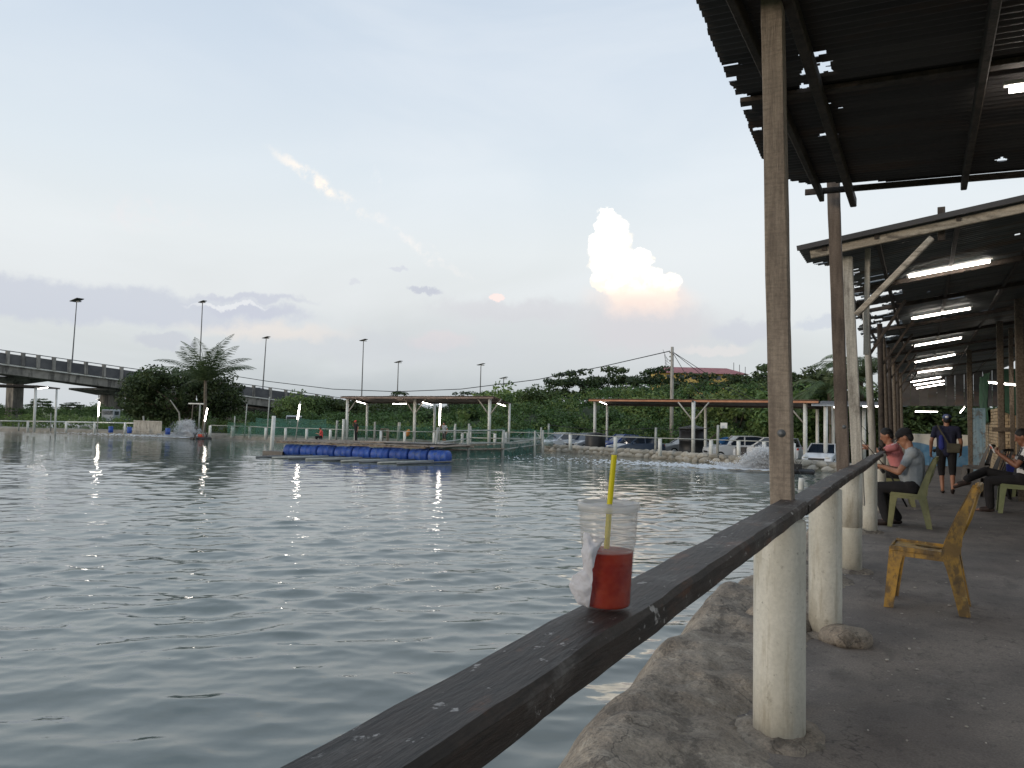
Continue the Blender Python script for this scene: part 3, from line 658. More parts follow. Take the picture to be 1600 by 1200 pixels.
# tissue stuck to the side
tp = thing('tissue', 'crumpled white tissue clinging to the side of the plastic cup', 'tissue', (cp[0], cp[1], cz)); local(tp)
fw = np.array([_f[0], _f[1], 0]); fw /= np.linalg.norm(fw)
outl = [(-.050, .150, -.030), (-.012, .142, -.046), (-.028, .118, -.050), (-.036, .085, -.052), (-.036, .050, -.048), (-.040, .004, -.030), (-.058, .010, -.020), (-.078, .040, -.006), (-.070, .062, -.014), (-.052, .078, -.030), (-.054, .110, -.026)]
P3 = [rgt*a+np.array([0, 0, 1])*b+fw*c for a, b, c in outl]
mid = [rgt*-.041+np.array([0, 0, .118])+fw*-.056, rgt*-.046+np.array([0, 0, .075])+fw*-.040, rgt*-.054+np.array([0, 0, .040])+fw*-.040]
vv = P3+mid; M = len(P3)
ff = [(0, 1, M), (1, 2, M), (2, 3, M), (M, 3, M+1), (3, 4, M+1), (4, 5, M+2), (4, M+2, M+1), (5, 6, M+2), (6, 7, M+2), (7, 8, M+2), (8, 9, M+1), (8, M+1, M+2), (9, 10, M+1), (10, M, M+1), (10, 0, M)]
mb = MB().add(vv, ff); o = mb.build('sheet', tissue_m, tp)
sb = o.modifiers.new('sub', 'SUBSURF'); sb.subdivision_type = 'SIMPLE'; sb.levels = sb.render_levels = 4
tx = bpy.data.textures.new('crumple', 'CLOUDS'); tx.noise_scale = .022; tx.noise_depth = 3
dm = o.modifiers.new('crumple', 'DISPLACE'); dm.texture = tx; dm.strength = .010; dm.mid_level = .5
o.data.shade_smooth(); so = o.modifiers.new('solid', 'SOLIDIFY'); so.thickness = .0010

# ------------------------------------------------------------------ plastic chairs (own frame: front +y, seat height .45)
def chair(name, lab, m, loc, rz, group='plastic chairs on the walkway', hb=.93):
    t = thing(name, lab, 'chair', loc, group, rz); local(t)
    # seat: curved slab
    nx, ny = 10, 12; V = []
    for s in (0, 1):
        for j in range(ny+1):
            for i in range(nx+1):
                u, v = i/nx*2-1, j/ny
                wdt = .215-.012*v; y = .225-.43*v; z = .452-.02*v-.012*math.cos(u*1.4)*math.sin(v*2.6)
                if j == 0: z -= .012
                if abs(u) == 1: z -= .008
                V.append((u*wdt, y, z-(.0 if s == 0 else .012)))
    n = (nx+1)*(ny+1); F = []
    for j in range(ny):
        for i in range(nx):
            slot = (4 <= j <= 9) and i in (2, 4, 5, 7)
            a = j*(nx+1)+i; q = (a, a+nx+1, a+nx+2, a+1)
            if not (slot and i in (2, 7)): F.append(q); F.append(tuple(k+n for k in q[::-1]))
    for i in range(nx): F += [(i, i+1, n+i+1, n+i), (ny*(nx+1)+i+1, ny*(nx+1)+i, n+ny*(nx+1)+i, n+ny*(nx+1)+i+1)]
    for j in range(ny): a = j*(nx+1); F += [(a+nx+1, a, n+a, n+a+nx+1), (a+nx, a+2*nx+1, n+a+2*nx+1, n+a+nx)]
    MB().add(V, F).build('seat', m, t, True)
    mb = MB()
    for s in (-1, 1): mb.beam((s*.207, .215, .432), (s*.198, -.20, .41), .012, .072)
    mb.beam((-.2, .221, .434), (.2, .221, .434), .012, .042); mb.beam((-.19, -.2, .418), (.19, -.2, .418), .012, .04)
    mb.build('apron', m, t)
    def legp(top, bot, sx, sy, w0, w1):          # open L-shaped channel, tapering
        mb = MB(); th = .007; V = []
        for k in range(9):
            q = k/8; c = np.array(top)+(np.array(bot)-np.array(top))*q; wd = w0+(w1-w0)*q; wd += .03*math.exp(-q*9)
            for (a, b) in [(0, 0), (wd, 0), (wd, th), (th, th), (th, wd*.85), (0, wd*.85)]: V.append((c[0]-sx*a, c[1]-sy*b, c[2]))
        F = [(k*6+i, k*6+(i+1) % 6, (k+1)*6+(i+1) % 6, (k+1)*6+i) for k in range(8) for i in range(6)]+[(0, 1, 2, 3, 4, 5), (48, 49, 50, 51, 52, 53)]
        return mb.add(V, F)
    for s in (-1, 1):
        legp((s*.212, .226, .445), (s*.225, .262, 0), s, 1, .10, .072).build('leg', m, t)
        legp((s*.203, -.205, .44), (s*.228, -.275, 0), s, -1, .115, .08).build('leg', m, t)
    # back: two curved side bands joined by a top rail
    def bp(q): return (.205-.020*q**2, -.175-.02*q-.115*q**1.6, .43+(hb-.43)*q)
    V = []; F = []; n = 16
    for s in (-1, 1):
        b0 = len(V)
        for k in range(n+1):
            q = k/n; x, y, z = bp(q); wd = .085*(1-q)**1.5+.045
            for (dx, dy) in [(0, wd*.65), (-.012, wd*.65), (-.012, -wd*.35), (0, -wd*.35)]: V.append((s*(x+dx), y+dy-.012*q, z-dy*.25*(1-q)))
        for k in range(n):
            for i in range(4): a = b0+k*4; F.append((a+i, a+(i+1) % 4, a+4+(i+1) % 4, a+4+i))
        F += [(b0, b0+1, b0+2, b0+3), (b0+n*4, b0+n*4+1, b0+n*4+2, b0+n*4+3)]
    bk = MB().add(V, F)
    x, y, z = bp(1); pts = [(x*math.cos(a)*1.0, y-.025*math.sin(a)-.01, z-.012+.018*math.sin(a)) for a in np.linspace(0, math.pi, 13)]
    for p, q in zip(pts, pts[1:]): bk.beam(p, q, .024, .05)
    x, y, z = bp(.12); bk.beam((-x, y-.01, z), (x, y-.01, z), .014, .04)
    bo = bk.build('backrest', m, t)
    for i in (-1, 0, 1):
        a, b = bp(.12), bp(.97); MB().tube([(i*.085, a[1]-.012, a[2]), (i*.095, (a[1]+b[1])/2-.035, (a[2]+b[2])/2), (i*.085, b[1]-.03, b[2]-.005)], .011, 6).build('slat', m, bo, True)
    return t
yel = mat('yellow_worn_plastic', (166, 126, 48), (190, 150, 66), 4, .5, .2, 30, spots=(((112, 88, 54), 4, .46, .62, .85, (1, 1, 1)), ((82, 68, 50), 11, .52, .62, .75, (1, 1, .5)), ((214, 182, 100), 6, .64, .72, .5, (1, 1, 1))))
oliv = mat('olive_worn_plastic', (112, 112, 74), (138, 136, 96), 4, .5, spots=(((88, 84, 56), 4, .54, .68, .7, (1, 1, .5)),))
grn = mat('pale_green_plastic', (112, 120, 80), (132, 138, 100), 4, .5)
dkch = mat('dark_grey_plastic', (52, 50, 50), (66, 63, 62), 4, .5)
chair('plastic_chair', 'dirty yellow plastic chair standing empty on the walkway', yel, (.02, 6.78, .004), R(90)-R(3)).scale = (1.06, 1.06, 1.0)
chair('plastic_chair', 'olive green plastic chair under the grey shirted angler', oliv, (-.17, 11.86, .004), R(90))
chair('plastic_chair', 'pale green plastic chair under the man looking at his phone', grn, (1.31, 14.7, .004), R(90))
chair('plastic_chair', 'dark plastic chair empty beside the brick wall', dkch, (1.08, 20.6, .004), R(70))
chair('plastic_chair', 'dark plastic chair behind the crossed legs of the phone man', dkch, (1.12, 17.2, .004), R(60))
chair('plastic_chair', 'plastic chair under the pink shirted angler', oliv, (-.40, 14.75, .004), R(95))

# ------------------------------------------------------------------ people (own frame: facing +y)
def hand(mb, wr, dr, nrm, side, curl=.6, sc=1.0):
    wr, dr, nrm = np.array(wr, float), np.array(dr, float), np.array(nrm, float); dr /= np.linalg.norm(dr); nrm -= dr*(nrm@dr); nrm /= np.linalg.norm(nrm)
    sd = np.cross(dr, nrm)*side
    pe = wr+dr*.075*sc; mb.cap(wr, .024*sc, pe, .027*sc)
    for i, (o, L) in enumerate([(-.028, .066), (-.009, .075), (.010, .070), (.027, .055)]):
        b = wr+dr*.080*sc+sd*o*sc; m1 = b+(dr*math.cos(curl)+nrm*math.sin(curl))*L*.5*sc; e = m1+(dr*math.cos(curl*2)+nrm*math.sin(curl*2))*L*.5*sc
        mb.cap(b, .0105*sc, m1, .0098*sc, 7); mb.cap(m1, .0098*sc, e, .0085*sc, 7)
    b = wr+dr*.025*sc-sd*.022*sc; m1 = b+(dr*.6-sd*.7+nrm*.3)*.036*sc; e = m1+(dr*.85-sd*.1+nrm*.45)*.030*sc
    mb.cap(b, .013*sc, m1, .0115*sc, 7); mb.cap(m1, .0115*sc, e, .0095*sc, 7)
def person(lab, loc, rz, J, cl, group=None, voxel=.010, sleeve=.55, trouser=1.0, hair=None, capc=None, shoe=None, skin=None, hands=True, sc=1.0, brim=(0, 1), belly=0.0, headn=(0, 1), bulk=1.0):
    skin = skin or skin_m
    t = thing('person', lab, 'person', loc, group, rz); local(t); t.scale = (sc, sc, sc)
    g3 = lambda k: np.array(J[k], float)
    pel, ch, nk, hd = g3('pel'), g3('ch'), g3('nk'), g3('hd')
    b = MB()
    up = hd-nk; up /= np.linalg.norm(up); hf = np.array([headn[0], headn[1], 0.0]); hf -= up*(hf@up); hf /= np.linalg.norm(hf); hs = np.cross(hf, up)
    Rm = Matrix((hs, hf, up)).transposed()
    H = lambda a, c, d: hd+hs*a+hf*c+up*d
    b.ball(hd+up*.02, (.076, .094, .108), 16, 12, Rm); b.ball(H(0, .035, -.055), (.055, .060, .062), 12, 9, Rm)
    b.cap(H(0, .092, .012), .010, H(0, .108, -.022), .016, 8); b.ball(H(0, .082, -.062), (.026, .014, .008), 8, 6, Rm); b.ball(H(0, .070, -.10), (.026, .022, .018), 8, 6, Rm)
    for s in (-1, 1): b.ball(H(s*.080, -.008, .0), (.012, .022, .034), 8, 6, Rm); b.ball(H(s*.03, .085, .035), (.02, .012, .008), 6, 5, Rm)
    b.cap(nk-(0, 0, .05), .062, hd-up*.06+hf*-.012, .054)
    shl, shr = g3('shl'), g3('shr'); hl, hr = g3('hl'), g3('hr'); wmid = pel*.5+ch*.5
    def torso(mb, e):
        e = e*(1 if e == 0 else bulk)
        mb.cap(shl, .058+e, shr, .058+e); mb.cap(ch+(shl-ch)*.5-(0, 0, .06), .105+e, ch+(shr-ch)*.5-(0, 0, .06), .105+e)
        mb.cap(ch+(shl-ch)*.35-(0, 0, .08), .11+e, pel+(hl-pel)*.6+(0, 0, .06), .115+e); mb.cap(ch+(shr-ch)*.35-(0, 0, .08), .11+e, pel+(hr-pel)*.6+(0, 0, .06), .115+e)
        mb.cap(ch, .11+e, pel, .12+e)
        if belly: fwd = np.array([0, 1, 0]); mb.ball(wmid+fwd*belly+(0, 0, -.03), .14+e, 12, 9)
    torso(b, 0)
    for S, E_, W in (('shl', 'el', 'wl'), ('shr', 'er', 'wr')):
        b.cap(g3(S), .052, g3(E_), .041); b.cap(g3(E_), .043, g3(W), .029)
        sd = -1 if S == 'shl' else 1; d = g3(W)-g3(E_); hdv = J.get('hand_'+S[-1])
        dd = np.array(hdv[0], float) if hdv else d; nn = np.array(hdv[1], float) if hdv else np.array([0, .2, -1.0])
        hand(b, g3(W), dd, nn, -sd, hdv[2] if hdv else .5)
    for Hh, Kk, A in (('hl', 'kl', 'al'), ('hr', 'kr', 'ar')):
        b.cap(g3(Hh), .085, g3(Kk), .058); b.cap(g3(Kk), .056, g3(A), .038); a = g3(A); fd = np.array(J.get('foot_'+Hh[1], (0, 1, -.15)), float); fd /= np.linalg.norm(fd)
        b.cap(a-(0, 0, .03), .036, a+fd*.13-(0, 0, .042), .028); b.cap(a+fd*.13-(0, 0, .045), .030, a+fd*.19-(0, 0, .05), .020)
    blob('body', b, skin, t, voxel, 5)
    s = MB(); torso(s, .016)
    for S, E_ in (('shl', 'el'), ('shr', 'er')): a, e = g3(S), g3(E_); s.cap(a, .068, a+(e-a)*sleeve, .058)
    s.cap(ch+(0, 0, .05), .10, nk-(0, 0, .045), .068)
    blob('shirt', s, cl['shirt'], t, voxel, 4)
    p = MB(); p.cap(hl, .105, hr, .105); p.cap(hl+(0, 0, .05), .115, hr+(0, 0, .05), .115)
    for Hh, Kk, A in (('hl', 'kl', 'al'), ('hr', 'kr', 'ar')):
        h, k_, a = g3(Hh), g3(Kk), g3(A); p.cap(h, .104, k_, .074)
        if trouser > 0: p.cap(k_, .074, k_+(a-k_)*trouser, .064)
    blob('trousers', p, cl['pants'], t, voxel, 4)
    if shoe:
        for A, q in (('al', 'l'), ('ar', 'r')):
            a = g3(A); fd = np.array(J.get('foot_'+q, (0, 1, -.15)), float); fd /= np.linalg.norm(fd)
            f = MB().cap(a-fd*.04-(0, 0, .072), .026, a+fd*.19-(0, 0, .076), .03); f.cap(a+fd*.03-(0, 0, .05), .045, a+fd*.12-(0, 0, .045), .043)
            blob('sandal', f, shoe, t, voxel, 3)
    if hair:
        h = MB().ball(H(0, -.014, .045), (.084, .098, .098), 14, 10, Rm); h.ball(H(0, -.055, -.01), (.074, .055, .07), 12, 8, Rm)
        blob('hair', h, hair, t, voxel, 3)
    if capc:
        c = MB().ball(H(0, -.008, .062), (.092, .108, .075), 16, 10, Rm); ct = H(0, -.008, .062)
        c.cap(H(0, -.04, .03), .075, H(0, -.055, .02), .06)
        co = blob('cap', c, capc, t, voxel, 3)
        bd = hf*brim[1]; bm = MB(); V = []
        for zz in (0, -.008):
            for k in range(9):
                a = -1.15+2.3*k/8; V.append(H(.088*math.sin(a), brim[1]*(.07*math.cos(a)), .045+zz)); V.append(H(.08*math.sin(a), brim[1]*(.075+.10*math.cos(a)**.6 if math.cos(a) > 0 else .075), .030+zz))
        F = [(2*k, 2*k+1, 2*k+3, 2*k+2) for k in range(8)]+[(18+2*k, 18+2*k+2, 18+2*k+3, 18+2*k+1) for k in range(8)]+[(2*k+1, 18+2*k+1, 18+2*k+3, 2*k+3) for k in range(8)]
        bm.add(V, F).build('brim', capc, co)
    return t
cl_black = mat('black_cloth', (24, 23, 25), (34, 32, 34), 8, .9)
cl_grey = mat('grey_cotton', (132, 138, 142), (150, 155, 158), 9, .9, .3, 9, bdist=.03)
cl_pink = mat('pink_cotton', (206, 122, 122), (218, 138, 136), 6, .9)
cl_navy = mat('navy_cloth', (28, 30, 48), (38, 40, 64), 6, .9)
cl_blue = mat('blue_panel_cloth', (40, 48, 120), rough=.9)
cl_red = mat('red_shirt_cloth', (220, 84, 76), rough=.9)
cl_white = mat('white_cloth', (222, 220, 218), rough=.9)
cl_capb = mat('denim_cap', (70, 82, 120), (90, 100, 138), 8, .9)
hair_m = mat('black_hair', (20, 18, 18), rough=.7)
sandal_m = mat('brown_sandal', (46, 34, 30), rough=.7)
bag_m = mat('olive_bag', (66, 64, 52), (80, 76, 62), 8, .85)
Jsit = dict(pel=(0, -.06, .53), ch=(0, -.05, .93), nk=(0, .0, 1.07), hd=(0, .06, 1.20), shl=(-.19, -.03, 1.0), shr=(.19, -.03, 1.0), el=(-.24, .13, .74), er=(.24, .12, .74), wl=(-.10, .33, .80), wr=(.12, .30, .79),
            hl=(-.10, -.03, .52), hr=(.10, -.03, .52), kl=(-.13, .40, .52), kr=(.12, .42, .50), al=(-.12, .28, .10), ar=(.14, .16, .10),
            hand_l=((.5, .75, .15), (.5, -.2, -.6), .9), hand_r=((-.45, .8, .1), (-.6, -.2, -.5), .9))
person('seated angler in a grey shirt and black cap, cigarette in his mouth', (-.16, 11.86, 0), R(90), Jsit, dict(shirt=cl_grey, pants=cl_black), 'people on the walkway', .0085, capc=cl_black, shoe=sandal_m, skin=skin_m, hair=hair_m, belly=.03, brim=(0, 1), bulk=1.7)
# cigarette and wristband of that angler, rod and reel
hp_ = np.array((-.16, 11.86, 0)) + np.array((-.06-.09, 0, 1.20-.058))
MB().tube([(hp_[0], 11.86, hp_[2]), (hp_[0]-.075, 11.84, hp_[2]-.045)], .0045, 6).build('cigarette', cl_white)
tag(bpy.data.objects['cigarette'], 'white cigarette in the mouth of the grey shirted angler', 'cigarette')
def rod(lab, pbutt, preel, ptip, r0=.011, extra=None):
    t = thing('fishing_rod', lab, 'fishing rod', pbutt, 'fishing rods on the walkway')
    b, m, e = np.array(pbutt), np.array(preel), np.array(ptip)
    MB().tube([b, b+(m-b)*.5, m, m+(e-m)*.12], [r0*1.15, r0, r0*1.1, r0*.7], 8).build('handle', blackm, t, True)
    MB().tube([m+(e-m)*.12, m+(e-m)*.5, e], [.006, .0045, .0025], 6).build('blank', blackm, t, True)
    d = (e-b)/np.linalg.norm(e-b); dn = np.cross(d, (0, 1, 0)); dn = dn if dn[2] < 0 else -dn
    rm = MB().tube([m, m+dn*.05], .008, 6); rm.lathe([(.004, -.035), (.026, -.03), (.022, -.005), (.022, .01), (.028, .02), (.006, .035)], m+dn*.07, 12, True, d); rm.tube([m+dn*.07, m+dn*.07+(0, .05, 0), m+dn*.1+(0, .06, 0)], .006, 6)
    rm.build('reel', blackm, t)
    for q in (.3, .5, .68, .84): P = m+(e-m)*q; MB().tube([P, P+dn*.015, P+dn*.025], .003, 5).build('guide', metald, t)
    return t
rod('black fishing rod slanting up from the hands of the grey angler', at_y(1417, 792, 11.80), at_y(1386, 732, 11.84), at_y(1318, 655, 11.2))
rod('thin fishing rod rising beside the pink shirted angler', at_y(1386, 712, 14.6), at_y(1378, 700, 14.4), at_y(1337, 655, 13.6), .008)
J2 = dict(Jsit); J2.update(ch=(0, .06, .92), nk=(0, .13, 1.05), hd=(0, .18, 1.18), shl=(-.19, .08, .99), shr=(.19, .08, .99), el=(-.25, .30, .92), er=(.24, .26, .86), wl=(-.12, .50, 1.0), wr=(.10, .46, .95), hand_l=((.4, .9, .1), (0, 0, -1), .5), hand_r=((-.4, .9, .1), (0, 0, -1), .5))
person('pink shirted angler leaning on the rail behind the grey angler', (-.37, 14.75, 0), R(96), J2, dict(shirt=cl_pink, pants=cl_black), 'people on the walkway', .010, hair=hair_m, shoe=sandal_m, skin=skin_m)
Jw = dict(pel=(0, 0, .92), ch=(0, .03, 1.32), nk=(0, .03, 1.47), hd=(.01, .06, 1.59), shl=(-.20, .02, 1.40), shr=(.20, .02, 1.40), el=(-.29, -.02, 1.13), er=(.27, .02, 1.13), wl=(-.30, .06, .88), wr=(.27, .14, .91),
          hl=(-.10, 0, .90), hr=(.10, 0, .90), kl=(-.10, .08, .50), kr=(.11, .02, .50), al=(-.08, .0, .10), ar=(.11, -.14, .15), foot_r=(0, 1, -.5), hand_l=((0, .1, -1), (.8, .3, 0), .7), hand_r=((0, .2, -1), (-.8, .3, 0), .5))
pw = person('walking man seen from behind in navy shirt, black shorts and cap', (.42, 17.9, 0), 0, Jw, dict(shirt=cl_navy, pants=cl_black), 'people on the walkway', .0095, sleeve=.62, trouser=.22, capc=cl_capb, hair=hair_m, shoe=sandal_m, sc=.93)
blob('shirt_panel', MB().cap((-.09, -.085, 1.0), .065, (-.10, -.085, 1.22), .05), cl_blue, pw, .01, 3)
MB().ball(np.array((.01, -.055, 1.66)), (.036, .03, .026), 10, 7).build('cap_patch', cl_white, pw, True)
bg_ = thing('shoulder_bag', 'olive shoulder bag slung across the back of the walking man', 'bag', (.42+.12, 17.9-.16, .92)); local(bg_)
mb = MB().box((0, 0, 0), (.24, .07, .19)); o = mb.build('pouch', bag_m, bg_); bv = o.modifiers.new('b', 'BEVEL'); bv.width = .025; bv.segments = 3
MB().box((0, -.038, .045), (.235, .012, .10)).build('flap', bag_m, bg_)
st = [(-.09, .0, .08), (-.16, -.01, .22), (-.25, -.0, .38), (-.285, .09, .465), (-.27, .2, .44)]
for p, q in zip(st, st[1:]): pass
mb = MB()
for p, q in zip(st, st[1:]): mb.beam(p, q, .028, .006, (0, 1, 0))
mb.build('strap', bag_m, bg_)
rod('short fishing rod carried low by the walking man', (.42-.27, 17.97, .93), (.42-.28, 17.95, .86), (.42-.31, 17.80, .50), .008)
Jp = dict(Jsit); Jp.update(pel=(0, -.08, .53), ch=(0, -.13, .93), nk=(0, -.10, 1.08), hd=(0, -.05, 1.21), shl=(-.19, -.11, 1.0), shr=(.19, -.11, 1.0), el=(-.25, .05, .76), er=(.25, .05, .76), wl=(-.10, .26, .93), wr=(.10, .26, .93),
     kl=(-.12, .42, .50), kr=(.05, .46, .64), al=(-.12, .40, .10), ar=(-.22, .72, .52), foot_r=(-.2, .9, -.3), hand_l=((.3, .6, .6), (.4, -.5, .3), .9), hand_r=((-.3, .6, .6), (-.4, -.5, .3), .9))
cl_bw = mat('black_white_cloth', (28, 28, 30), (36, 36, 40), 3, .9, spots=(((224, 222, 220), 3.2, .56, .6, .9, (1, 1, 1)),))
person('man with crossed legs on the pale green chair, looking at a phone', (1.35, 14.72, 0), R(90), Jp, dict(shirt=cl_bw, pants=cl_black), 'people on the walkway', .0095, hair=hair_m, shoe=sandal_m, skin=skin_d)
ph = thing('phone', 'phone with a red and white back held up by the seated man', 'phone', (1.35-.36, 14.70, 1.02), rz=R(10)); local(ph)
rm_ = Matrix.Rotation(R(-28), 3, 'Y')
o = MB().box((0, 0, 0), (.010, .075, .155), rm_).build('case', cl_white, ph); MB().box(np.array(rm_ @ Vector((-.007, 0, .02))), (.004, .07, .045), rm_).build('red_panel', red_m, ph); MB().box(np.array(rm_ @ Vector((.006, 0, 0))), (.003, .068, .145), rm_).build('screen', blackm, ph)
Jk = dict(Jsit); 
person('person in a white head covering seated beyond the phone man', (1.86, 18.1, 0), R(80), Jk, dict(shirt=mat('teal_cloth', (70, 96, 92), rough=.9), pants=cl_black), 'people on the walkway', .012, hair=cl_white, shoe=sandal_m, skin=skin_d)
chair('plastic_chair', 'pale plastic chair under the person in white head covering', grn, (1.82, 18.1, .004), R(80))
bx = thing('cool_box', 'small blue and white cool box on the floor among the chairs', 'cool box', (1.52, 17.0, .42)); local(bx)
MB().box((0, 0, .13), (.30, .22, .26)).build('body', cl_blue, bx); MB().box((0, 0, .29), (.32, .24, .05)).build('lid', cl_white, bx)
stl = thing('low_table', 'low dark table holding the cool box', 'table', (1.52, 17.0, 0)); local(stl)
MB().box((0, 0, .40), (.5, .4, .03)).build('top', dkch, stl)
for sx in (-1, 1):
    for sy in (-1, 1): MB().beam((sx*.22, sy*.17, 0), (sx*.21, sy*.16, .385), .035, .035).build('leg', dkch, stl)

# ------------------------------------------------------------------ far end and back of the walkway
bw = mat('painted_end_wall', (198, 196, 188), (214, 212, 204), 3, .8, .2, 8)
bt = NT(bw.node_tree); tc = bt.node('ShaderNodeTexCoord').outputs['Object']; sp_ = bt.node('ShaderNodeSeparateXYZ'); bt.put(sp_.inputs[0], tc)
wv = bt.math('ADD', sp_.outputs[2], bt.math('MULTIPLY', bt.math('SINE', bt.math('MULTIPLY', sp_.outputs[0], 3.2)), .09))
old = bw.node_tree.nodes['Principled BSDF'].inputs['Base Color'].links[0].from_socket
nz = bt.noise(tc, 2.5, 6)
blu = bt.mix(bt.smooth(nz.outputs[0], .35, .65), srgb((72, 120, 158)), srgb((112, 150, 178)))
bt.put(bw.node_tree.nodes['Principled BSDF'].inputs['Base Color'], bt.mix(bt.smooth(wv, .66, .69, 1, 0), old, blu))
we = thing('end_wall', 'low wall closing the walkway, white above a wavy blue dado', 'wall', (.2, 29.6, 0)); local(we)
MB().box((0, 0, .5), (2.7, .14, 1.02)).build('wall', bw, we); MB().box((0, 0, 1.03), (2.74, .18, .04)).build('coping', batten, we)
blp = mat('pale_blue_paint', (118, 150, 172), (150, 174, 188), 4, .8, spots=(((96, 88, 78), 5, .55, .65, .7, (1, 1, 1)),))
dv = thing('door_panel', 'peeling pale blue timber panel at the end of the brick wall', 'panel', (1.38, 27.0, 0)); local(dv)
for k in range(4): MB().box((k*.085-.02, .01*(k % 2), .95), (.08, .03, 1.9)).build('board', blp, dv)
MB().box((-.10, .0, 1.3), (.07, .07, 2.6)).build('jamb', browny, dv)
# brick wall, each face with its own bricks
brk = mat('cream_brick', (176, 156, 126), (200, 180, 150), 5, .85, rnd=.0, spots=(((138, 116, 90), 1.5, .5, .7, .6, (1, 1, 1)),))
mort = mat('mortar', (128, 116, 100), rough=.95)
bwl = thing('brick_wall', 'cream brick wall at the back of the walkway below a green sheet', 'wall', (1.77, 24.4, 0)); local(bwl)
MB().box((.52, 3.1, .93), (.96, 6.14, 1.84)).build('mortar_core', mort, bwl)
mb = MB(); rb_ = random.Random(2)
hgt, nrow = .088, 21
for r_ in range(nrow):
    off = .11*(r_ % 2)
    for k in range(27):                                    # face along the walkway
        y = .02+off+k*.225
        if y < 6.0 and not (r_ > 17 and k > 24-(20-r_)*2): mb.box((.03+rb_.uniform(-.008, .008), y+.1, .05+r_*hgt), (.09, .205, .072))
    for k in range(4): mb.box((.13+off+k*.235, .02+rb_.uniform(-.008, .008), .05+r_*hgt), (.215, .09, .072))
o = mb.build('bricks', brk, bwl); tag(o, kind='stuff')
tarp = mat('green_sheet', (50, 92, 66), (72, 116, 86), 3, .7, trans=.3)
tarpd = mat('dark_green_sheet', (34, 66, 52), (48, 84, 66), 3, .8)
def cloth(name, lab, x0, x1, z0, z1_, Y, m, amp=.05, fr=9, dy=0.0):
    n, k = 24, 14; V = [(x0+(x1-x0)*i/n, Y+dy*i/n+amp*math.sin(i/n*fr+j*.3)*(.4+.6*j/k)+.02*fbm(i*.3, j*.3, Y), z0+(z1_-z0)*j/k+(.05*math.sin(i*1.1) if j == 0 else 0)) for j in range(k+1) for i in range(n+1)]
    F = [(j*(n+1)+i, j*(n+1)+i+1, (j+1)*(n+1)+i+1, (j+1)*(n+1)+i) for j in range(k) for i in range(n)]
    o = fastmesh(name, V, F, m, smooth=True, org=((x0+x1)/2, Y, z0)); sm = o.modifiers.new('s', 'SOLIDIFY'); sm.thickness = .004
    return tag(o, lab, 'sheet')
a = at_y(1523, 680, 24.0); b = at_y(1543, 604, 24.0)
_cl = cloth('plastic_sheet', 'green sheet hanging over the top of the brick wall', 0, 3.6, 1.45, 2.95, 0, tarp, .05, 12); _cl.location = (1.70, 28.2, 1.45); _cl.rotation_euler = (0, 0, R(90))
cloth('plastic_sheet', 'dark green sheet hanging behind the timber posts', b[0]+.25, b[0]+2.2, 1.7, 2.9, 24.2, tarpd, .04, 14)
netw = thing('netted_frame', 'mesh panel stuffed with pale bottles between the timber posts', 'panel', (1.95, 21.0, 0))
for i in range(10): MB().tube([(2.0+i*.06, 21.9, .3), (2.0+i*.06, 21.9, 2.1)], .006, 5).build('wire', net_m, netw)
for j in range(12): MB().tube([(1.98, 21.9, .35+j*.15), (2.58, 21.9, .35+j*.15)], .006, 5).build('wire', net_m, netw)
plb = ['timber post in front of the brick wall and green sheet', 'timber post at the picture edge behind the phone man', 'timber post holding the shed above the blue panel', 'timber post beyond the head of the seated phone man']
for i, (px, Y, wd) in enumerate([(1566, 20.5, .13), (1597, 17.2, .14), (1517, 27.6, .14), (1583, 23.0, .1)]):
    A = at_y(px, 700, Y); t = thing('back_post', plb[i], 'post', (A[0], Y, 0), 'timber posts at the back of the shed')
    MB().beam((A[0], Y, -.05), (A[0]-.03, Y, z2(A[0], Y)-.05), wd, wd, (0, 1, 0)).build('post', browny, t)
A = at_y(1550, 671, 20.3); Bq = at_y(1610, 671, 20.3)
br = thing('cross_beam', 'rough horizontal beam nailed across the back timber posts', 'beam', A); MB().beam(A, Bq+(.6, 0, 0), .07, .1).build('beam', browny, br)
# back wall of the long shed
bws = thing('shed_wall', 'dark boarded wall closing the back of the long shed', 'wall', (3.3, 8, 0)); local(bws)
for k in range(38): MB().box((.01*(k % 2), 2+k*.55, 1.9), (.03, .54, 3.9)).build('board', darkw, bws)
# tubes on the right and under the far shed
for i, (pa, pb, Y) in enumerate([((1547, 598), (1562, 600), 26.5), ((1567, 600), (1582, 602), 26.5), ((1584, 602), (1593, 603), 26.5)]):
    pass
A = at_y(1545, 597.5, 22.4); Bq = at_y(1596, 602.5, 22.4)
tube_light(A, Bq, 'white tube behind the timber posts above the brick wall', 'tube lights at the back of the shed', r=.018)
A = at_y(1500, 645, 30.2); Bq = at_y(1507, 636, 30.2); tube_light(A, Bq, 'small tilted lamp tube by the door post at the shed end', 'tube lights at the back of the shed', r=.02)

# ------------------------------------------------------------------ far bank
X = np.concatenate([np.arange(-150, -60, 1.5), np.arange(-60, 4.1, .5)])
pr = [(-1.2, -1.75), (-.25, WZ-.25), (-.05, WZ+.05), (.15, GZ-.12), (.45, GZ), (1.6, GZ+.02), (2.6, GZ-.02), (4.5, LZ-.02), (6.0, LZ-.3)]
V = []
for x in X:
    for k, (dy, z) in enumerate(pr):
        n_ = .10*fbm(x, k*3.1, 2, .9)
        V.append((x, bank_y(x)+dy+n_*(k > 0)*1.3, z+n_*.6*(k > 2)))
n = len(pr); Fq = [(i*n+k+1, i*n+k, (i+1)*n+k, (i+1)*n+k+1) for i in range(len(X)-1) for k in range(n-1)]
tag(fastmesh('bank_far', V, Fq, earth_m, smooth=True), kind='structure')
def far(px, py, z=GZ): return at_z(px, py, z)
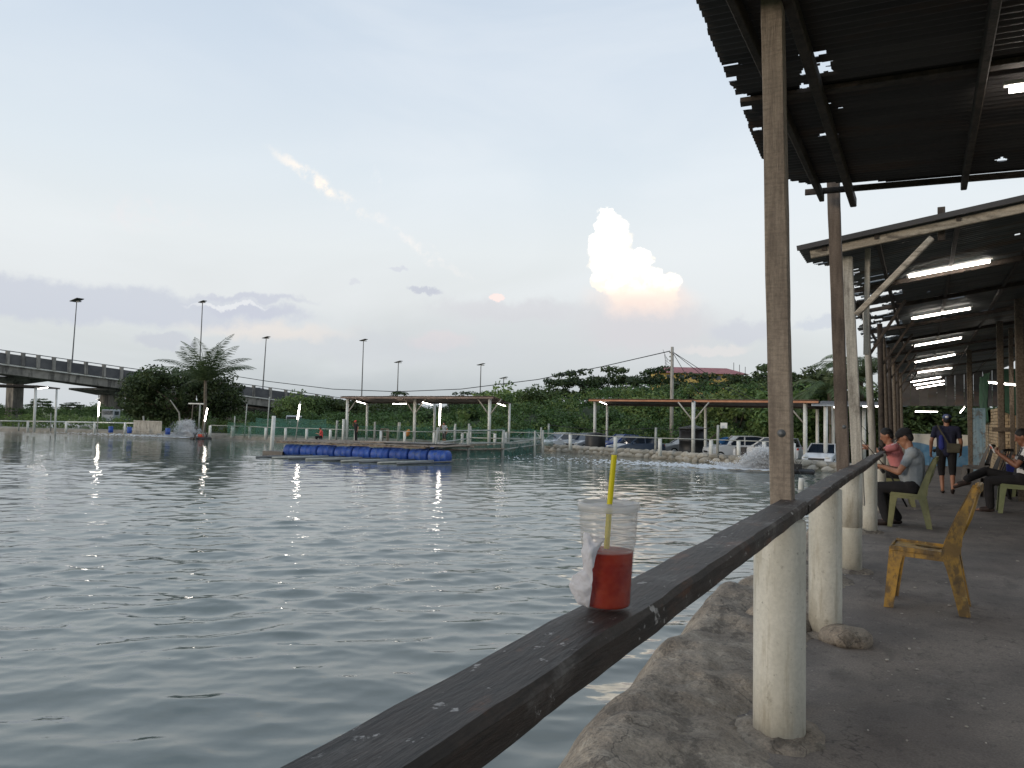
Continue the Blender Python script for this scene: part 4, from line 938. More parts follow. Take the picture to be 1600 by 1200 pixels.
# stone embankment on the right, stone by stone
emb = thing('stone_embankment', 'low rubble stone embankment along the far water edge', 'embankment', (-14, bank_y(-14), WZ))
rs = random.Random(11)
x = -26.5
while x < 1.2:
    for row in range(2):
        wd = rs.uniform(.5, 1.1); xx = x+row*.4; y = bank_y(xx)
        c = np.array((xx, y+.02+row*.12, WZ+.12+row*.27))
        mb = MB().ball((0, 0, 0), (wd*.52, .20, .20), 9, 6); mb.v[0] = np.array([p*(1+.45*mnoise.noise(Vector(p*3+c))) for p in mb.v[0]])+c
        mb.build('stone', stone_m, emb)
    x += rs.uniform(.55, .85)

# white posts and pipe rails
ORD = ['first', 'second', 'third', 'fourth', 'fifth', 'sixth', 'seventh', 'eighth', 'ninth', 'tenth', 'eleventh', 'twelfth', 'thirteenth', 'fourteenth']
def far_post(P, h, r, lab, group, m=whitep, lean=0.0, rail=False):
    t = thing('far_post', lab, 'post', P, group)
    MB().tube([P-(0, 0, .2), P+np.array((lean*h, 0, h))], r, 10).build('pipe', m, t, True); return t
def far_rail(lab, Ps, h, r=.035, m=greyp):
    t = thing('pipe_rail', lab, 'rail', Ps[0])
    for a, b in zip(Ps, Ps[1:]): MB().tube([np.array(a)+(0, 0, h), np.array(b)+(0, 0, h)], r, 6).build('pipe', m, t, True)
Ps = []
for oi_, (px, py) in enumerate([(-60, 672), (-8, 672), (43, 672.5), (103, 673.5), (147.5, 674.5), (195, 675.5), (247, 676.5)]):
    P = far(px, py); Ps.append(P); far_post(P, .95, .11, f'{ORD[oi_]} white post of the open rail along the left far bank', 'white posts on the left far bank')
far_rail('white pipe rail along the left far bank below the flyover', Ps, .93, .07, whitep)
Ps = []
for oi_, (px, py) in enumerate([(328, 679), (362.5, 680.5), (390, 681.5), (415, 683.5), (446, 684), (479, 685.5), (516, 687), (555, 688.5), (595, 690), (632, 691.5), (678, 692.5), (722, 693.5), (731, 694), (773, 694.5)]):
    P = far(px, py); Ps.append(P); far_post(P, .86, .12, f'{ORD[oi_]} short white post from the bird perch along the middle far bank', 'white posts on the middle far bank')
far_rail('thin green grey pipe rail along the middle far bank', Ps, .90)
Ps = []
for oi_, (px, py) in enumerate([(790, 694), (846, 696), (891, 699), (961.5, 705), (1031, 708), (1111, 711), (1154, 713), (1194, 715), (1240, 718)]):
    P = far(px, py, GZ+.02); Ps.append(P); far_post(P, .95, .125, f'{ORD[oi_]} short white post from the net pen on the stone embankment', 'white posts on the stone embankment')
far_rail('thin pipe rail along the stone embankment before the cars', Ps, .98)

# stakes and poles, each its own
def pole(pb, pt, r, m, lab, zb=GZ, name='pole', grp=None, n=8):
    P = far(*pb, zb); T = at_y(*pt, P[1]); t = thing(name, lab, 'pole', P-(0, 0, .6 if zb == WZ else .1), grp)
    MB().tube([P-(0, 0, .6 if zb == WZ else .1), P*.5+T*.5, T], [r*1.05, r, r*.95], n).build('shaft', m, t, True); return P, T, t
pole((424, 704), (428, 650), .14, whitep, 'tall white pipe standing in the water by the raft corner', WZ)
pole((679, 720), (684, 668), .07, greyp, 'leaning grey stake in the water before the raft end', WZ)
pole((731, 719), (733, 662), .07, greyp, 'grey stake in the water by the net pen', WZ)
pole((784.5, 716), (787, 672), .10, greyp, 'thick grey stake at the corner of the net pen', WZ)
pole((835.5, 715), (836, 673), .07, greyp, 'first of two thin stakes beside the net pen', WZ)
pole((848, 714), (848.5, 672), .07, greyp, 'second of two thin stakes beside the net pen', WZ)
pole((857, 693), (857.5, 662), .09, greyp, 'grey post on the bank behind the two thin stakes')
pole((1024, 706), (1025, 668), .085, greyp, 'grey post beside the dark blue saloon car')
pole((1121, 711), (1122, 664), .085, greyp, 'grey post under the small white notice board')
pole((525, 686), (527, 657), .10, greyp, 'grey post on the bank left of the shed corner')
pole((536, 688), (537, 655), .11, whitep, 'white pipe beside the first shed column')
pole((585, 689), (586, 659), .09, greyp, 'grey post on the bank under the shed')
pole((622, 688), (624, 660), .13, whitep, 'tall white pipe under the middle of the shed')
pole((710, 694), (711.5, 662), .10, greyp, 'grey post right of the standing man')
pole((298, 676), (301.5, 632), .06, browny, 'brown pole of the bird perch by the splash')
pole((417, 684), (421, 620), .05, greyp, 'thin grey pole beyond the rail left of the white pipe')
pole((382, 680), (386, 631), .05, greyp, 'thin grey pole in front of the white truck')
pole((366, 680), (367, 650), .06, greyp, 'short grey pole left of the white truck')
pole((29, 672), (29.5, 660), .07, greyp, 'short grey stub behind the left rail')
pole((79, 672), (79.5, 645), .06, greyp, 'grey stub between the left shed posts')

# lamp poles with upright tubes
def lamp_pole(pb, pt, ta, tb, lab, lab2):
    P, T, t = pole(pb, pt, .05, greyp, lab, name='lamp_pole', grp='upright tube lamps on the far bank')
    A, Bq = at_y(*ta, P[1]-.1), at_y(*tb, P[1]-.1)
    tube_light(A, Bq, lab2, 'upright tube lamps on the far bank', r=.055, bat=False); return T
T1 = lamp_pole((152, 675), (154, 627), (153.5, 650), (155, 628), 'thin pole carrying an upright tube, an egret on top', 'upright glowing tube below the egret by the flyover')
lamp_pole((317, 680), (323.5, 637), (320, 658), (324, 638), 'leaning pole carrying a tube beside the bird perch', 'leaning glowing tube beside the bird perch')
lamp_pole((462, 687), (469.5, 627), (465, 655), (468.5, 632), 'leaning pole carrying a tube left of the seated red shirt', 'leaning glowing tube left of the roofed far shed')
lamp_pole((686, 694), (688, 630), (686.5, 664), (688, 631), 'pole carrying a long tube beside the standing man', 'long upright tube beside the standing man')
# bird perch with cross bar
P = far(310, 678); T = at_y(313, 630, P[1])
t = thing('bird_perch', 'grey post with a pale cross board, an egret on it', 'perch', P)
MB().tube([P, T], .07, 8).build('post', greyp, t, True); a = at_y(295, 630.5, P[1]); b = at_y(318, 631, P[1]); MB().beam(a, b, .12, .12).build('cross_board', whitep, t)
egw = mat('white_feathers', (236, 236, 232), rough=.8)
def egret(P, lab, s=1.0, rz=0.0):
    t = thing('egret', lab, 'bird', P, 'white egrets', rz); local(t); t.scale = (s, s, s)
    b = MB().cap((0, 0, .28), .07, (-.16, 0, .20), .05); b.cap((-.16, 0, .20), .045, (-.28, 0, .12), .015); b.cap((.05, 0, .32), .04, (.10, 0, .44), .024); b.cap((.10, 0, .44), .024, (.06, 0, .54), .02); b.cap((.06, 0, .54), .02, (.10, 0, .60), .024); b.ball((.115, 0, .61), (.04, .025, .026))
    blob('body', b, egw, t, .012, 4)
    MB().tube([(.14, 0, .61), (.23, 0, .595)], [.012, .003], 6).build('beak', yel, t)
    for s_ in (-1, 1): MB().tube([(-.02, s_*.03, .22), (-.03, s_*.03, .1), (-.02, s_*.03, 0)], .008, 5).build('leg', blackm, t)
egret(T1+(0, 0, .01), 'white egret on the lamp pole by the flyover', 1.0, R(40))
a = at_y(307, 629, P[1]); egret(a+(0, 0, .05), 'white egret on the cross board of the bird perch', 1.0, R(150))

# ------------------------------------------------------------------ raft on blue drums
A0 = at_z(440, 712, WZ); A1 = at_z(697, 724, WZ); d = A1-A0; L = np.linalg.norm(d); d /= L; nrm = np.array((-d[1], d[0], 0))
raft = thing('floating_raft', 'timber raft floating on a row of blue drums', 'raft', A0)
nb = 9
for k in range(nb):
    c = A0+d*(L*(k+.5)/nb)+nrm*.42+(0, 0, .33); Lb = L/nb*.46; rr = .38
    prof = [(rr*.90, -Lb), (rr*.98, -Lb+.04), (rr, -Lb+.08), (rr, -Lb*.35), (rr*1.035, -Lb*.33), (rr*1.035, -Lb*.29), (rr, -Lb*.27), (rr, Lb*.27), (rr*1.035, Lb*.29), (rr*1.035, Lb*.33), (rr, Lb*.35), (rr, Lb-.08), (rr*.98, Lb-.04), (rr*.90, Lb)]
    MB().lathe(prof, c, 18, True, d).build('drum', blue_m, raft, True)
    if k % 2 == 0 and k < 7: MB().lathe(prof, c+nrm*3.2, 14, True, d).build('drum', blue_m, raft, True)
for k in range(2): MB().beam(A0-d*.5+nrm*(.12+k*.45)+(0, 0, .82), A0+d*(L*.88)+nrm*(.12+k*.45)+(0, 0, .82), .12, .09).build('bearer', plank_m, raft)
MB().beam(A0-d*.3+nrm*3.4+(0, 0, .82), A0+d*(L)+nrm*3.4+(0, 0, .82), .12, .09).build('bearer', plank_m, raft)
rs = random.Random(4); q = -.4
while q < L-.2:
    wd = rs.uniform(.14, .24); yo = rs.uniform(-.15, .2)
    MB().beam(A0+d*q+nrm*(yo-.1)+(0, 0, .89+rs.uniform(0, .04)), A0+d*(q+rs.uniform(-.1, .1))+nrm*(3.5+yo)+(0, 0, .89+rs.uniform(0, .06)), wd*.9, .035).build('plank', plank_m, raft); q += wd+rs.uniform(.02, .15)
for k in range(9):
    s = A0+d*(.8+k*L/9.6); MB().tube([s-nrm*2.8-d*.3+(0, 0, .05), s+nrm*.1+d*1.5+(0, 0, .10)], .06, 8).build('float_pipe', (greyp if k % 2 else metald), raft, True)
c = A0-d*.7+nrm*.4
MB().box(c+(0, 0, .12), (1.6, .9, .28), Matrix.Rotation(math.atan2(d[1], d[0]), 3, 'Z')).build('end_float', blackm, raft)
MB().box(A0+d*(L*.55)+nrm*2.0+(0, 0, .99), (3.0, 1.2, .07), Matrix.Rotation(.3, 3, 'Z')).build('loose_board', plank_m, raft)
tag(MB().box(A0+d*(L*.75)+nrm*2.2+(0, 0, .98), (4.0, 2.2, .06), Matrix.Rotation(.2, 3, 'Z')).build('net_heap', blackm, raft), 'heap of black netting on the planks')

# net material: open mesh
def netmat(name, col, dens, scale):
    m = bpy.data.materials.new(name); m.use_nodes = True; t = NT(m.node_tree); b = t.n['Principled BSDF']; t.put(b.inputs['Base Color'], srgb(col)); b.inputs['Roughness'].default_value = .8
    tr = t.node('ShaderNodeBsdfTransparent'); mx = t.node('ShaderNodeMixShader'); tc = t.node('ShaderNodeTexCoord').outputs['Object']; nz = t.noise(tc, scale, 3)
    t.put(mx.inputs[0], t.smooth(nz.outputs[0], .3, .7, dens-.2, dens+.2)); t.l.new(tr.outputs[0], mx.inputs[1]); t.l.new(b.outputs[0], mx.inputs[2]); t.l.new(mx.outputs[0], t.n['Material Output'].inputs[0]); MATS[name] = m; return m
net_g = netmat('sheer_green_net', (46, 98, 84), .42, 1.2)
net_d = netmat('dense_green_net', (52, 96, 84), .70, 1.5)
def netting(lab, Ps, h, m, sag=.12, name='net_fence'):
    V = []; Ps = [np.array(p) for p in Ps]; cols = []
    for a, b in zip(Ps, Ps[1:]):
        for q in np.linspace(0, 1, 9)[:-1]: cols.append((a+(b-a)*q, 4*q*(1-q)))
    cols.append((Ps[-1], 0)); k = 7
    for (p, s_) in cols:
        for j in range(k): V.append(p+np.array((0, .06*fbm(p[0], j, 1, 1.3), h*j/(k-1)-sag*s_*j/(k-1))))
    F = [(i*k+j, i*k+j+1, (i+1)*k+j+1, (i+1)*k+j) for i in range(len(cols)-1) for j in range(k-1)]
    o = fastmesh(name, V, F, m, smooth=True, org=Ps[0]); return tag(o, lab, 'net')
netting('sheer green net fence along the middle far bank', [far(px, 681+(px-325)*.032)+(0, 2.2, 0) for px in range(325, 860, 40)], 1.35, net_g, .15)
netting('dense green net fence left of the flyover underpass', [far(px, 680+(px-330)*.03)+(0, 5, 0) for px in (335, 370, 410, 450)], 1.7, net_d, .1)
# net pen on stakes between raft and bank
pen = thing('net_pen', 'small net pen of stakes, rails and green netting beside the raft', 'net pen', at_z(676, 718, WZ))
c4 = [at_z(676, 719, WZ), at_z(785, 716, WZ), at_z(845, 706, WZ), at_z(735, 704, WZ)]
for z_ in (.55, .95, 1.75):
    for a, b in zip(c4, c4[1:]+c4[:1]):
        if z_ == 1.75 and a is not c4[0]: continue
        MB().tube([a+(0, 0, z_), b+(0, 0, z_+.05)], .05, 6).build('rail', greyp, pen, True)
for p in c4[2:]: MB().tube([p-(0, 0, .5), p+(0, 0, 1.9)], .07, 7).build('stake', greyp, pen, True)
MB().beam(c4[0]+(0, 0, .62), c4[1]+(0, 0, .62), .5, .06).build('walk_plank', plank_m, pen)
netting('green netting hung in the water pen beside the raft', [c4[0]+(0, .1, .02), c4[1]+(0, .1, .02), c4[2]+(0, 0, .02)], .9, net_d, .1, 'pen_net')
netting('sagging fold of green net trailing from the pen corner', [at_z(785, 714, WZ)+(0, 0, .02), at_z(812, 712, WZ)+(0, 0, .02), at_z(835, 706, WZ)+(0, 0, .02)], .75, net_d, .5, 'pen_net')

# ------------------------------------------------------------------ open sheds on the far bank
def open_shed(lab, cols, backdx, depth, front_y, eave_drop, tubes, roofm, fascia, over=(1.0, 1.0), braces=(), tlab='', colh=None):
    base = far(*cols[0][:2]); t = thing('open_shed', lab, 'shed', base)
    fr = []; 
    for (px, pyb, pyt) in cols:
        P = far(px, pyb); T = at_y(px, pyt, P[1]); fr.append((P, T[2]))
    bk = []
    for (P, zt), (px, pyb, pyt) in zip(fr, cols):
        Yb = P[1]+depth; Q = at_y(px+backdx, pyb, Yb); bk.append((np.array((Q[0], Yb, LZ)), zt-eave_drop))
    for (P, zt) in fr: MB().tube([P-(0, 0, .1), (P[0], P[1], zt)], .125, 9).build('column', whitep, t, True)
    for (P, zt) in bk: MB().tube([P-(0, 0, .1), (P[0], P[1], zt)], .10, 8).build('column', whitep, t, True)
    for (P, zt), s in [(fr[i], s) for i, s in braces]:
        MB().tube([(P[0], P[1]-.02, zt-1.35), (P[0]+s*1.05, P[1]-.02, zt-.06)], .05, 6).build('brace', palew, t, True)
    for (P, zt), (Q, zq) in zip(fr, bk):
        MB().beam((P[0], P[1]-.3, zt+.0), (Q[0], Q[1]+.3, zq+.0), .08, .12).build('rafter', darkw, t)
    e = (fr[-1][0]-fr[0][0]); e[2] = 0; e /= np.linalg.norm(e)
    Pa, Pb = fr[0][0]-e*over[0], fr[-1][0]+e*over[1]; za, zb = fr[0][1], fr[-1][1]
    bd = (bk[0][0]-fr[0][0]); bd[2] = 0; bd /= np.linalg.norm(bd)
    Lr = np.linalg.norm((Pb-Pa)[:2]); nn = int(Lr/.9); D = depth/bd[1]
    for k in range(nn):
        V = []; m_ = 8
        for j in range(m_+1):
            q = (k+j/m_*1.04)/nn; p = Pa+(Pb-Pa)*q; z = za+(zb-za)*q+.1+.02*math.sin(j*math.pi*.97)+(.006 if k % 2 else 0)
            V += [(*(p-bd*.5)[:2], z+eave_drop*.5/D), (*(p+bd*(D+.5))[:2], z-eave_drop*(1+.5/D))]
        V = np.array(V); V2 = np.concatenate([V, V-(0, 0, .012)]); nV = len(V)
        F = [(2*j, 2*j+2, 2*j+3, 2*j+1) for j in range(m_)]+[(nV+2*j, nV+2*j+1, nV+2*j+3, nV+2*j+2) for j in range(m_)]+[(2*j+2, 2*j, nV+2*j, nV+2*j+2) for j in range(m_)]+[(2*j+1, 2*j+3, nV+2*j+3, nV+2*j+1) for j in range(m_)]
        MB().add(V2, F).build('roof_sheet', roofm, t)
    MB().beam((*(Pa-bd*.4)[:2], za+.02), (*(Pb-bd*.4)[:2], zb+.02), .05, .13).build('fascia', fascia, t)
    MB().beam((*(Pa+bd*D)[:2], za-eave_drop+.02), (*(Pb+bd*D)[:2], zb-eave_drop+.02), .05, .12).build('back_beam', darkw, t)
    for i, (ta, tb, dy) in enumerate(tubes):
        Y = fr[0][0][1]+dy; tube_light(at_y(*ta, Y), at_y(*tb, Y), f'{ords[i]} tube from the left under {tlab}', 'tubes under the far sheds', r=.024)
    return t, fr, bk
open_shed('brown roofed open shed on white columns behind the raft', [(541.5, 688, 622), (647, 691, 622), (764, 696, 622)], 31, 3.4, 0, .35,
          [((555.5, 626.5), (571, 631), 1.0), ((614, 631), (635, 631), 1.6), ((660, 628.5), (675, 632.5), 1.0), ((777, 630.5), (790, 634.5), 1.6)], zinc_far, zinc_far, (.5, .45), [(0, 1), (1, -1), (1, 1), (2, -1), (2, 1)], 'the brown roofed shed behind the raft')
open_shed('orange edged open shed on white columns before the parked cars', [(929, 697, 626), (1083, 708, 627), (1258, 717, 629)], 19, 3.2, 0, .30,
          [((937, 627.5), (948, 632), 1.2), ((1088, 629), (1096, 632.5), 1.2)], zinc_far, zinc_org, (.55, .9), [(1, -1), (1, 1), (2, -1)], 'the orange edged shed by the cars')
zinc_w = mat('bright_zinc_edge', (196, 198, 200), (176, 178, 182), 2, .4)
open_shed('dark roofed open shed with a bright zinc edge past the near columns', [(1290, 718, 634), (1350, 715, 634), (1420, 715, 634)], 12, 4.0, 0, -.25,
          [((1303, 636), (1308, 639), 1.0), ((1348, 635), (1366, 635), 1.0), ((1368, 635), (1384, 635), 1.0), ((1430, 643), (1465, 643.5), 1.0)], zinc_dark, zinc_w, (1.2, 3.0), [], 'the dark zinc edged shed')
# the shed under the flyover, mostly out of the frame
open_shed('open shed at the left picture edge below the flyover', [(-60, 672, 601), (53, 673, 604)], 33, 2.6, 0, .1, [((59, 607.5), (75, 605.5), .8)], zinc_far, darkw, (2, .4), [], 'the shed below the flyover')

# ------------------------------------------------------------------ cars
def carpaint(name, c): return mat(name, c, rough=.3, spec=.6, coat=.5)
def car(lab, P, rz, m, kind='saloon', sc=1.0):
    t = thing('car', lab, 'car', P, 'cars parked behind the embankment', rz); local(t); t.scale = (sc,)*3
    L, Wd = (4.3, 1.72)
    hgt = {'saloon': 1.46, 'suv': 1.70, 'hatch': 1.50}[kind]
    low = [(-2.15, .42), (-2.12, .28), (-1.75, .22), (1.75, .22), (2.10, .26), (2.15, .50), (2.08, .70), (1.25, .90), (.9, .93), (-1.5, .97), (-2.08, .93), (-2.16, .7)]
    if kind == 'suv': low = [(x, z+.14 if z > .3 else z+.05) for x, z in low]
    zb = .93 if kind != 'suv' else 1.07
    def loft(poly, w0, tuck):                          # side outline with rounded plan
        mb = MB(); n = len(poly); V = []; ws = [(-w0, .93), (-w0*.94, 1.0), (w0*.94, 1.0), (w0, .93)]
        for (y, k) in ws:
            for (x, z) in poly:
                cx, cz = 0, .58; V.append((x*(k if abs(y) > w0*.95 else 1.0), y*(1-tuck*max(0, z-.5)), cz+(z-cz)*(k if abs(y) > w0*.95 else 1.0)))
        F = [tuple(range(n-1, -1, -1)), tuple(range(3*n, 4*n))]+[(r*n+i, r*n+(i+1) % n, (r+1)*n+(i+1) % n, (r+1)*n+i) for r in range(3) for i in range(n)]
        return mb.add(V, F)
    o = loft(low, Wd/2, .05).build('body', m, t); bv = o.modifiers.new('b', 'BEVEL'); bv.width = .05; bv.segments = 2; bv.limit_method = 'ANGLE'; bv.angle_limit = R(30)
    if kind == 'saloon': cab = [(-1.55, zb), (-1.05, hgt-.07), (-.45, hgt), (.15, hgt-.02), (.95, zb)]
    elif kind == 'suv': cab = [(-1.95, zb), (-1.75, hgt-.08), (-1.2, hgt), (.05, hgt-.02), (.85, zb)]
    else: cab = [(-1.85, zb), (-1.55, hgt-.06), (-.7, hgt), (.1, hgt-.02), (.95, zb)]
    w0, w1 = Wd/2-.05, Wd/2-.20
    wy = lambda z: w0+(w1-w0)*(z-zb)/(hgt-zb)
    V = [(x, -wy(z), z-.01) for x, z in cab]+[(x, wy(z), z-.01) for x, z in cab]; n = len(cab)
    MB().add(V, [tuple(range(n)), tuple(range(2*n-1, n-1, -1))]+[(i, i+n, i+n+1, i+1) for i in range(n-1)]).build('cabin_glass', glassm, t)
    rf = MB(); top = [p for p in cab if p[1] > hgt-.1]
    V = []; 
    for s in (-1, 1): V += [(x*1.0, s*(wy(z)+.012), z+.012) for x, z in top]
    k = len(top); V += [(x, y*.99, z-.05) for x, y, z in V]
    rf.add(V, [(i, i+k, i+k+1, i+1) for i in range(k-1)]+[(2*k+i, 2*k+i+1, 3*k+i+1, 3*k+i) for i in range(k-1)]+[(i+1, i, 2*k+i, 2*k+i+1)[::-1] for i in range(k-1)]+[(k+i, k+i+1, 3*k+i+1, 3*k+i)[::-1] for i in range(k-1)]+[(0, k, 3*k, 2*k)[::-1], (k-1, 2*k-1, 4*k-1, 3*k-1)])
    rf.build('roof', m, t)
    for s in (-1, 1):
        for (x0, z0), (x1, z1_) in [(cab[-1], cab[-2]), (cab[0], cab[1])]:
            MB().beam((x0, s*(wy(z0)+.005), z0), (x1, s*(wy(z1_)+.005), z1_), .09, .05, (0, 1, 0)).build('pillar', m, t)
        xm = -.35; MB().beam((xm, s*(w0+.003), zb-.02), (xm-.03, s*(w1+.008), hgt-.02), .08, .04, (0, 1, 0)).build('pillar', m, t)
        MB().box((.72, s*(w0+.12), zb+.05), (.12, .18, .12)).build('wing_mirror', m, t)
        hl = MB().ball((2.0, s*.62, .68 if kind != 'suv' else .82), (.16, .20, .085), 10, 6); hl.build('headlight', batten, t, True)
        MB().ball((-2.08, s*.68, .80 if kind != 'suv' else .95), (.08, .17, .10), 8, 6).build('tail_light', red_m, t, True)
        for x in (-1.32, 1.35):
            wh = MB().lathe([(.20, -.10), (.30, -.10), (.32, -.06), (.32, .06), (.30, .10), (.20, .10)], (x, s*(Wd/2-.10), .32), 20, True, (0, s, 0)).build('wheel', tyre_m, t, True)
            MB().lathe([(.02, .0), (.19, .0), (.20, .02), (.02, .03)], (x, s*(Wd/2-.005), .32), 12, True, (0, s, 0)).build('rim', batten, wh, True)
    MB().box((2.13, 0, .58), (.05, .9, .12)).build('grille', blackm, t)
    MB().box((2.165, 0, .42), (.02, .48, .11)).build('number_plate', blackm, t)
    return t
wh_p = carpaint('white_car_paint', (214, 216, 218)); dk_p = carpaint('slate_blue_car_paint', (70, 84, 104)); bl_p = carpaint('blue_car_paint', (44, 74, 150)); sv_p = carpaint('silver_car_paint', (156, 160, 164)); tq_p = carpaint('pale_turquoise_car_paint', (120, 168, 190))
def carat(px, Y): p = at_y(px, 690, Y); return (p[0], Y, LZ+.22)
car('white saloon car parked side on behind the two thin stakes', carat(826, 64), R(182), wh_p)
car('white car with dark windows facing the water, left of the shed', carat(876, 59), R(-118), wh_p, 'hatch')
car('pale car half hidden behind the first orange shed column', carat(918, 60), R(-110), sv_p, 'hatch')
car('slate blue saloon car angled towards the water under the shed', carat(993, 55.5), R(-128), dk_p)
car('blue car showing behind the slate blue saloon', carat(972, 61), R(-125), bl_p)
car('silver car behind the water tank', carat(1072, 59), R(-140), sv_p)
car('white car right of the blue tub', carat(1150, 55), R(-150), wh_p, 'suv')
car('white van like car behind the right splash', carat(1200, 54), R(175), wh_p, 'suv')
car('white car between the near timber columns', carat(1287, 50.5), R(-95), wh_p)
car('turquoise car seen through the green net below the shed', carat(722, 66), R(178), tq_p, 'suv')
car('white car seen behind the green net right of the standing man', carat(700, 70), R(180), wh_p)

tag(MB().box((-16, 58.5, LZ+.06), (74, 11, .3)).build('car_park', mat('gravel_park', (128, 122, 112), (150, 144, 132), 1.2, .95)), kind='structure')
# trucks near the underpass
def truck(lab, P, rz, m, sc=1.0):
    t = thing('truck', lab, 'truck', P, None, rz); local(t); t.scale = (sc,)*3
    o = MB().box((1.9, 0, 1.45), (1.5, 1.9, 1.7)).build('cab', m, t); b = o.modifiers.new('b', 'BEVEL'); b.width = .12; b.segments = 2
    MB().box((2.62, 0, 1.85), (.06, 1.6, .6)).build('windscreen', glassm, t)
    for s in (-1, 1): MB().box((2.0, s*.955, 1.8), (.9, .03, .5)).build('side_window', glassm, t)
    MB().box((-.8, 0, .75), (3.8, 1.9, .25)).build('bed', blackm, t); MB().box((-.8, .93, 1.1), (3.8, .05, .5)).build('bed_side', m, t); MB().box((-.8, -.93, 1.1), (3.8, .05, .5)).build('bed_side', m, t)
    for s in (-1, 1):
        for x in (1.7, -1.6): MB().lathe([(.2, -.12), (.36, -.12), (.4, -.06), (.4, .06), (.36, .12), (.2, .12)], (x, s*.85, .4), 16, True, (0, 1, 0)).build('wheel', tyre_m, t, True)
    return t
p = at_y(384, 672, 62); truck('white truck parked in the grass by the underpass', (p[0], 70, LZ+.7), R(-60), wh_p, .85)
p = at_y(176, 672, 70); truck('pale truck standing under the flyover', (p[0], 71, LZ+.7), R(-70), sv_p)

# ------------------------------------------------------------------ bank furniture
P = far(1083, 705, LZ); P = at_y(1083, 690, 57.0)
t = thing('water_tank', 'big black round water tank under the shed', 'tank', (P[0], 57, LZ+.2)); local(t)
MB().lathe([(1.02, 0), (1.02, .4), (1.05, .42), (1.02, .46), (1.02, 1.2), (1.05, 1.22), (1.02, 1.26), (1.02, 2.1)], n=28).build('body', blackm, t, True)
MB().lathe([(1.12, 2.1), (1.15, 2.14), (1.0, 2.2), (.3, 2.34), (.25, 2.4)], n=28).build('lid', mat('tank_lid', (70, 72, 74), rough=.6), t, True)
P = at_y(930, 690, 57); t = thing('black_tank', 'black plastic tank beside the first orange shed column', 'tank', (P[0], 57, LZ)); local(t)
MB().lathe([(.75, 0), (.8, .5), (.8, 1.6), (.7, 1.75), (.3, 1.85)], n=20).build('body', blackm, t, True)
P = far(1134, 706); t = thing('blue_tub', 'blue plastic tub tilted on the embankment by the rail', 'tub', P+(0, 0, .28)); local(t); t.rotation_euler = (R(12), R(-14), 0)
MB().lathe([(.26, 0), (.36, .62), (.39, .66), (.39, .70), (.35, .70), (.24, .04)], n=20).build('shell', mat('light_blue_plastic', (52, 108, 168), rough=.5), t, True)
P = far(1158, 712); t = thing('grey_crate', 'dark grey crate on the embankment right of the blue tub', 'crate', P); local(t)
MB().box((0, 0, .26), (.6, .5, .5)).build('body', dkch, t); MB().box((0, 0, .53), (.66, .56, .05)).build('rim', dkch, t)
P = far(1131, 711); a = at_y(1131, 665, P[1]); t = thing('notice_board', 'small blank white board on the grey post by the shed', 'board', a); MB().box(a, (.42, .04, .34)).build('panel', cl_white, t); MB().box(a+(0, .03, 0), (.46, .03, .38)).build('frame', greyp, t)
a = far(1098, 700); b = at_y(1131, 668, a[1]); t = thing('diagonal_prop', 'dark timber prop slanting up beside the notice board', 'prop', a); MB().beam(a+(0, 0, .2), b, .10, .10).build('prop', darkw, t)
P = at_y(602, 690, 59)
t = thing('wooden_cabinet', 'small pale wooden cabinet standing under the far shed', 'cabinet', far(601, 690)); local(t)
for s in (-1, 1): MB().box((s*.30, 0, .45), (.06, .3, 1.2)).build('side', plank_m, t)
for z_ in (.0, .4, .8, 1.05): MB().box((0, 0, z_), (.60, .3, .05)).build('shelf', plank_m, t)
P = far(635, 691); t = thing('orange_bundle', 'orange bundle resting on the rail post under the shed', 'bundle', P); local(t)
blob('bundle', MB().ball((0, 0, .7), (.28, .2, .25)).ball((.2, 0, .9), (.16, .15, .16)), mat('orange_cloth', (196, 130, 70), rough=.9), t, .03, 4, off=(0, 0, 0))
for i, (px, py, lab) in enumerate([(173, 676, 'blue drum standing by the left rail below the flyover'), (202, 677, 'blue bucket left of the pale gate'), (262, 679, 'light blue drum behind the left splash')]):
    P = far(px, py); t = thing('blue_drum', lab, 'drum', P); local(t); t.scale = (.75, .75, .7); MB().lathe([(.26, 0), (.29, .03), (.29, .3), (.30, .32), (.29, .34), (.29, .82), (.26, .86)], n=16).build('shell', blue_m, t, True)
P0 = far(204, 676); P1 = far(248, 678); t = thing('pale_gate', 'pale boarded gate panel on the bank left of the splash', 'gate', P0)
dd = P1-P0
for k in range(14): q = P0+dd*(k+.5)/14; MB().box(q+(0, .3, .62), (np.linalg.norm(dd)/14*.94, .03, 1.2)).build('board', palew, t)
for z_ in (.2, 1.15): MB().beam(P0+(0, .27, z_), P1+(0, .27, z_), .05, .08).build('cross_rail', palew, t)
a = far(224, 676); t = thing('gate_post', 'grey post rising above the pale gate', 'post', a); MB().tube([a+(0, .1, 0), at_y(224, 650, a[1])], .08, 7).build('post', greyp, t)

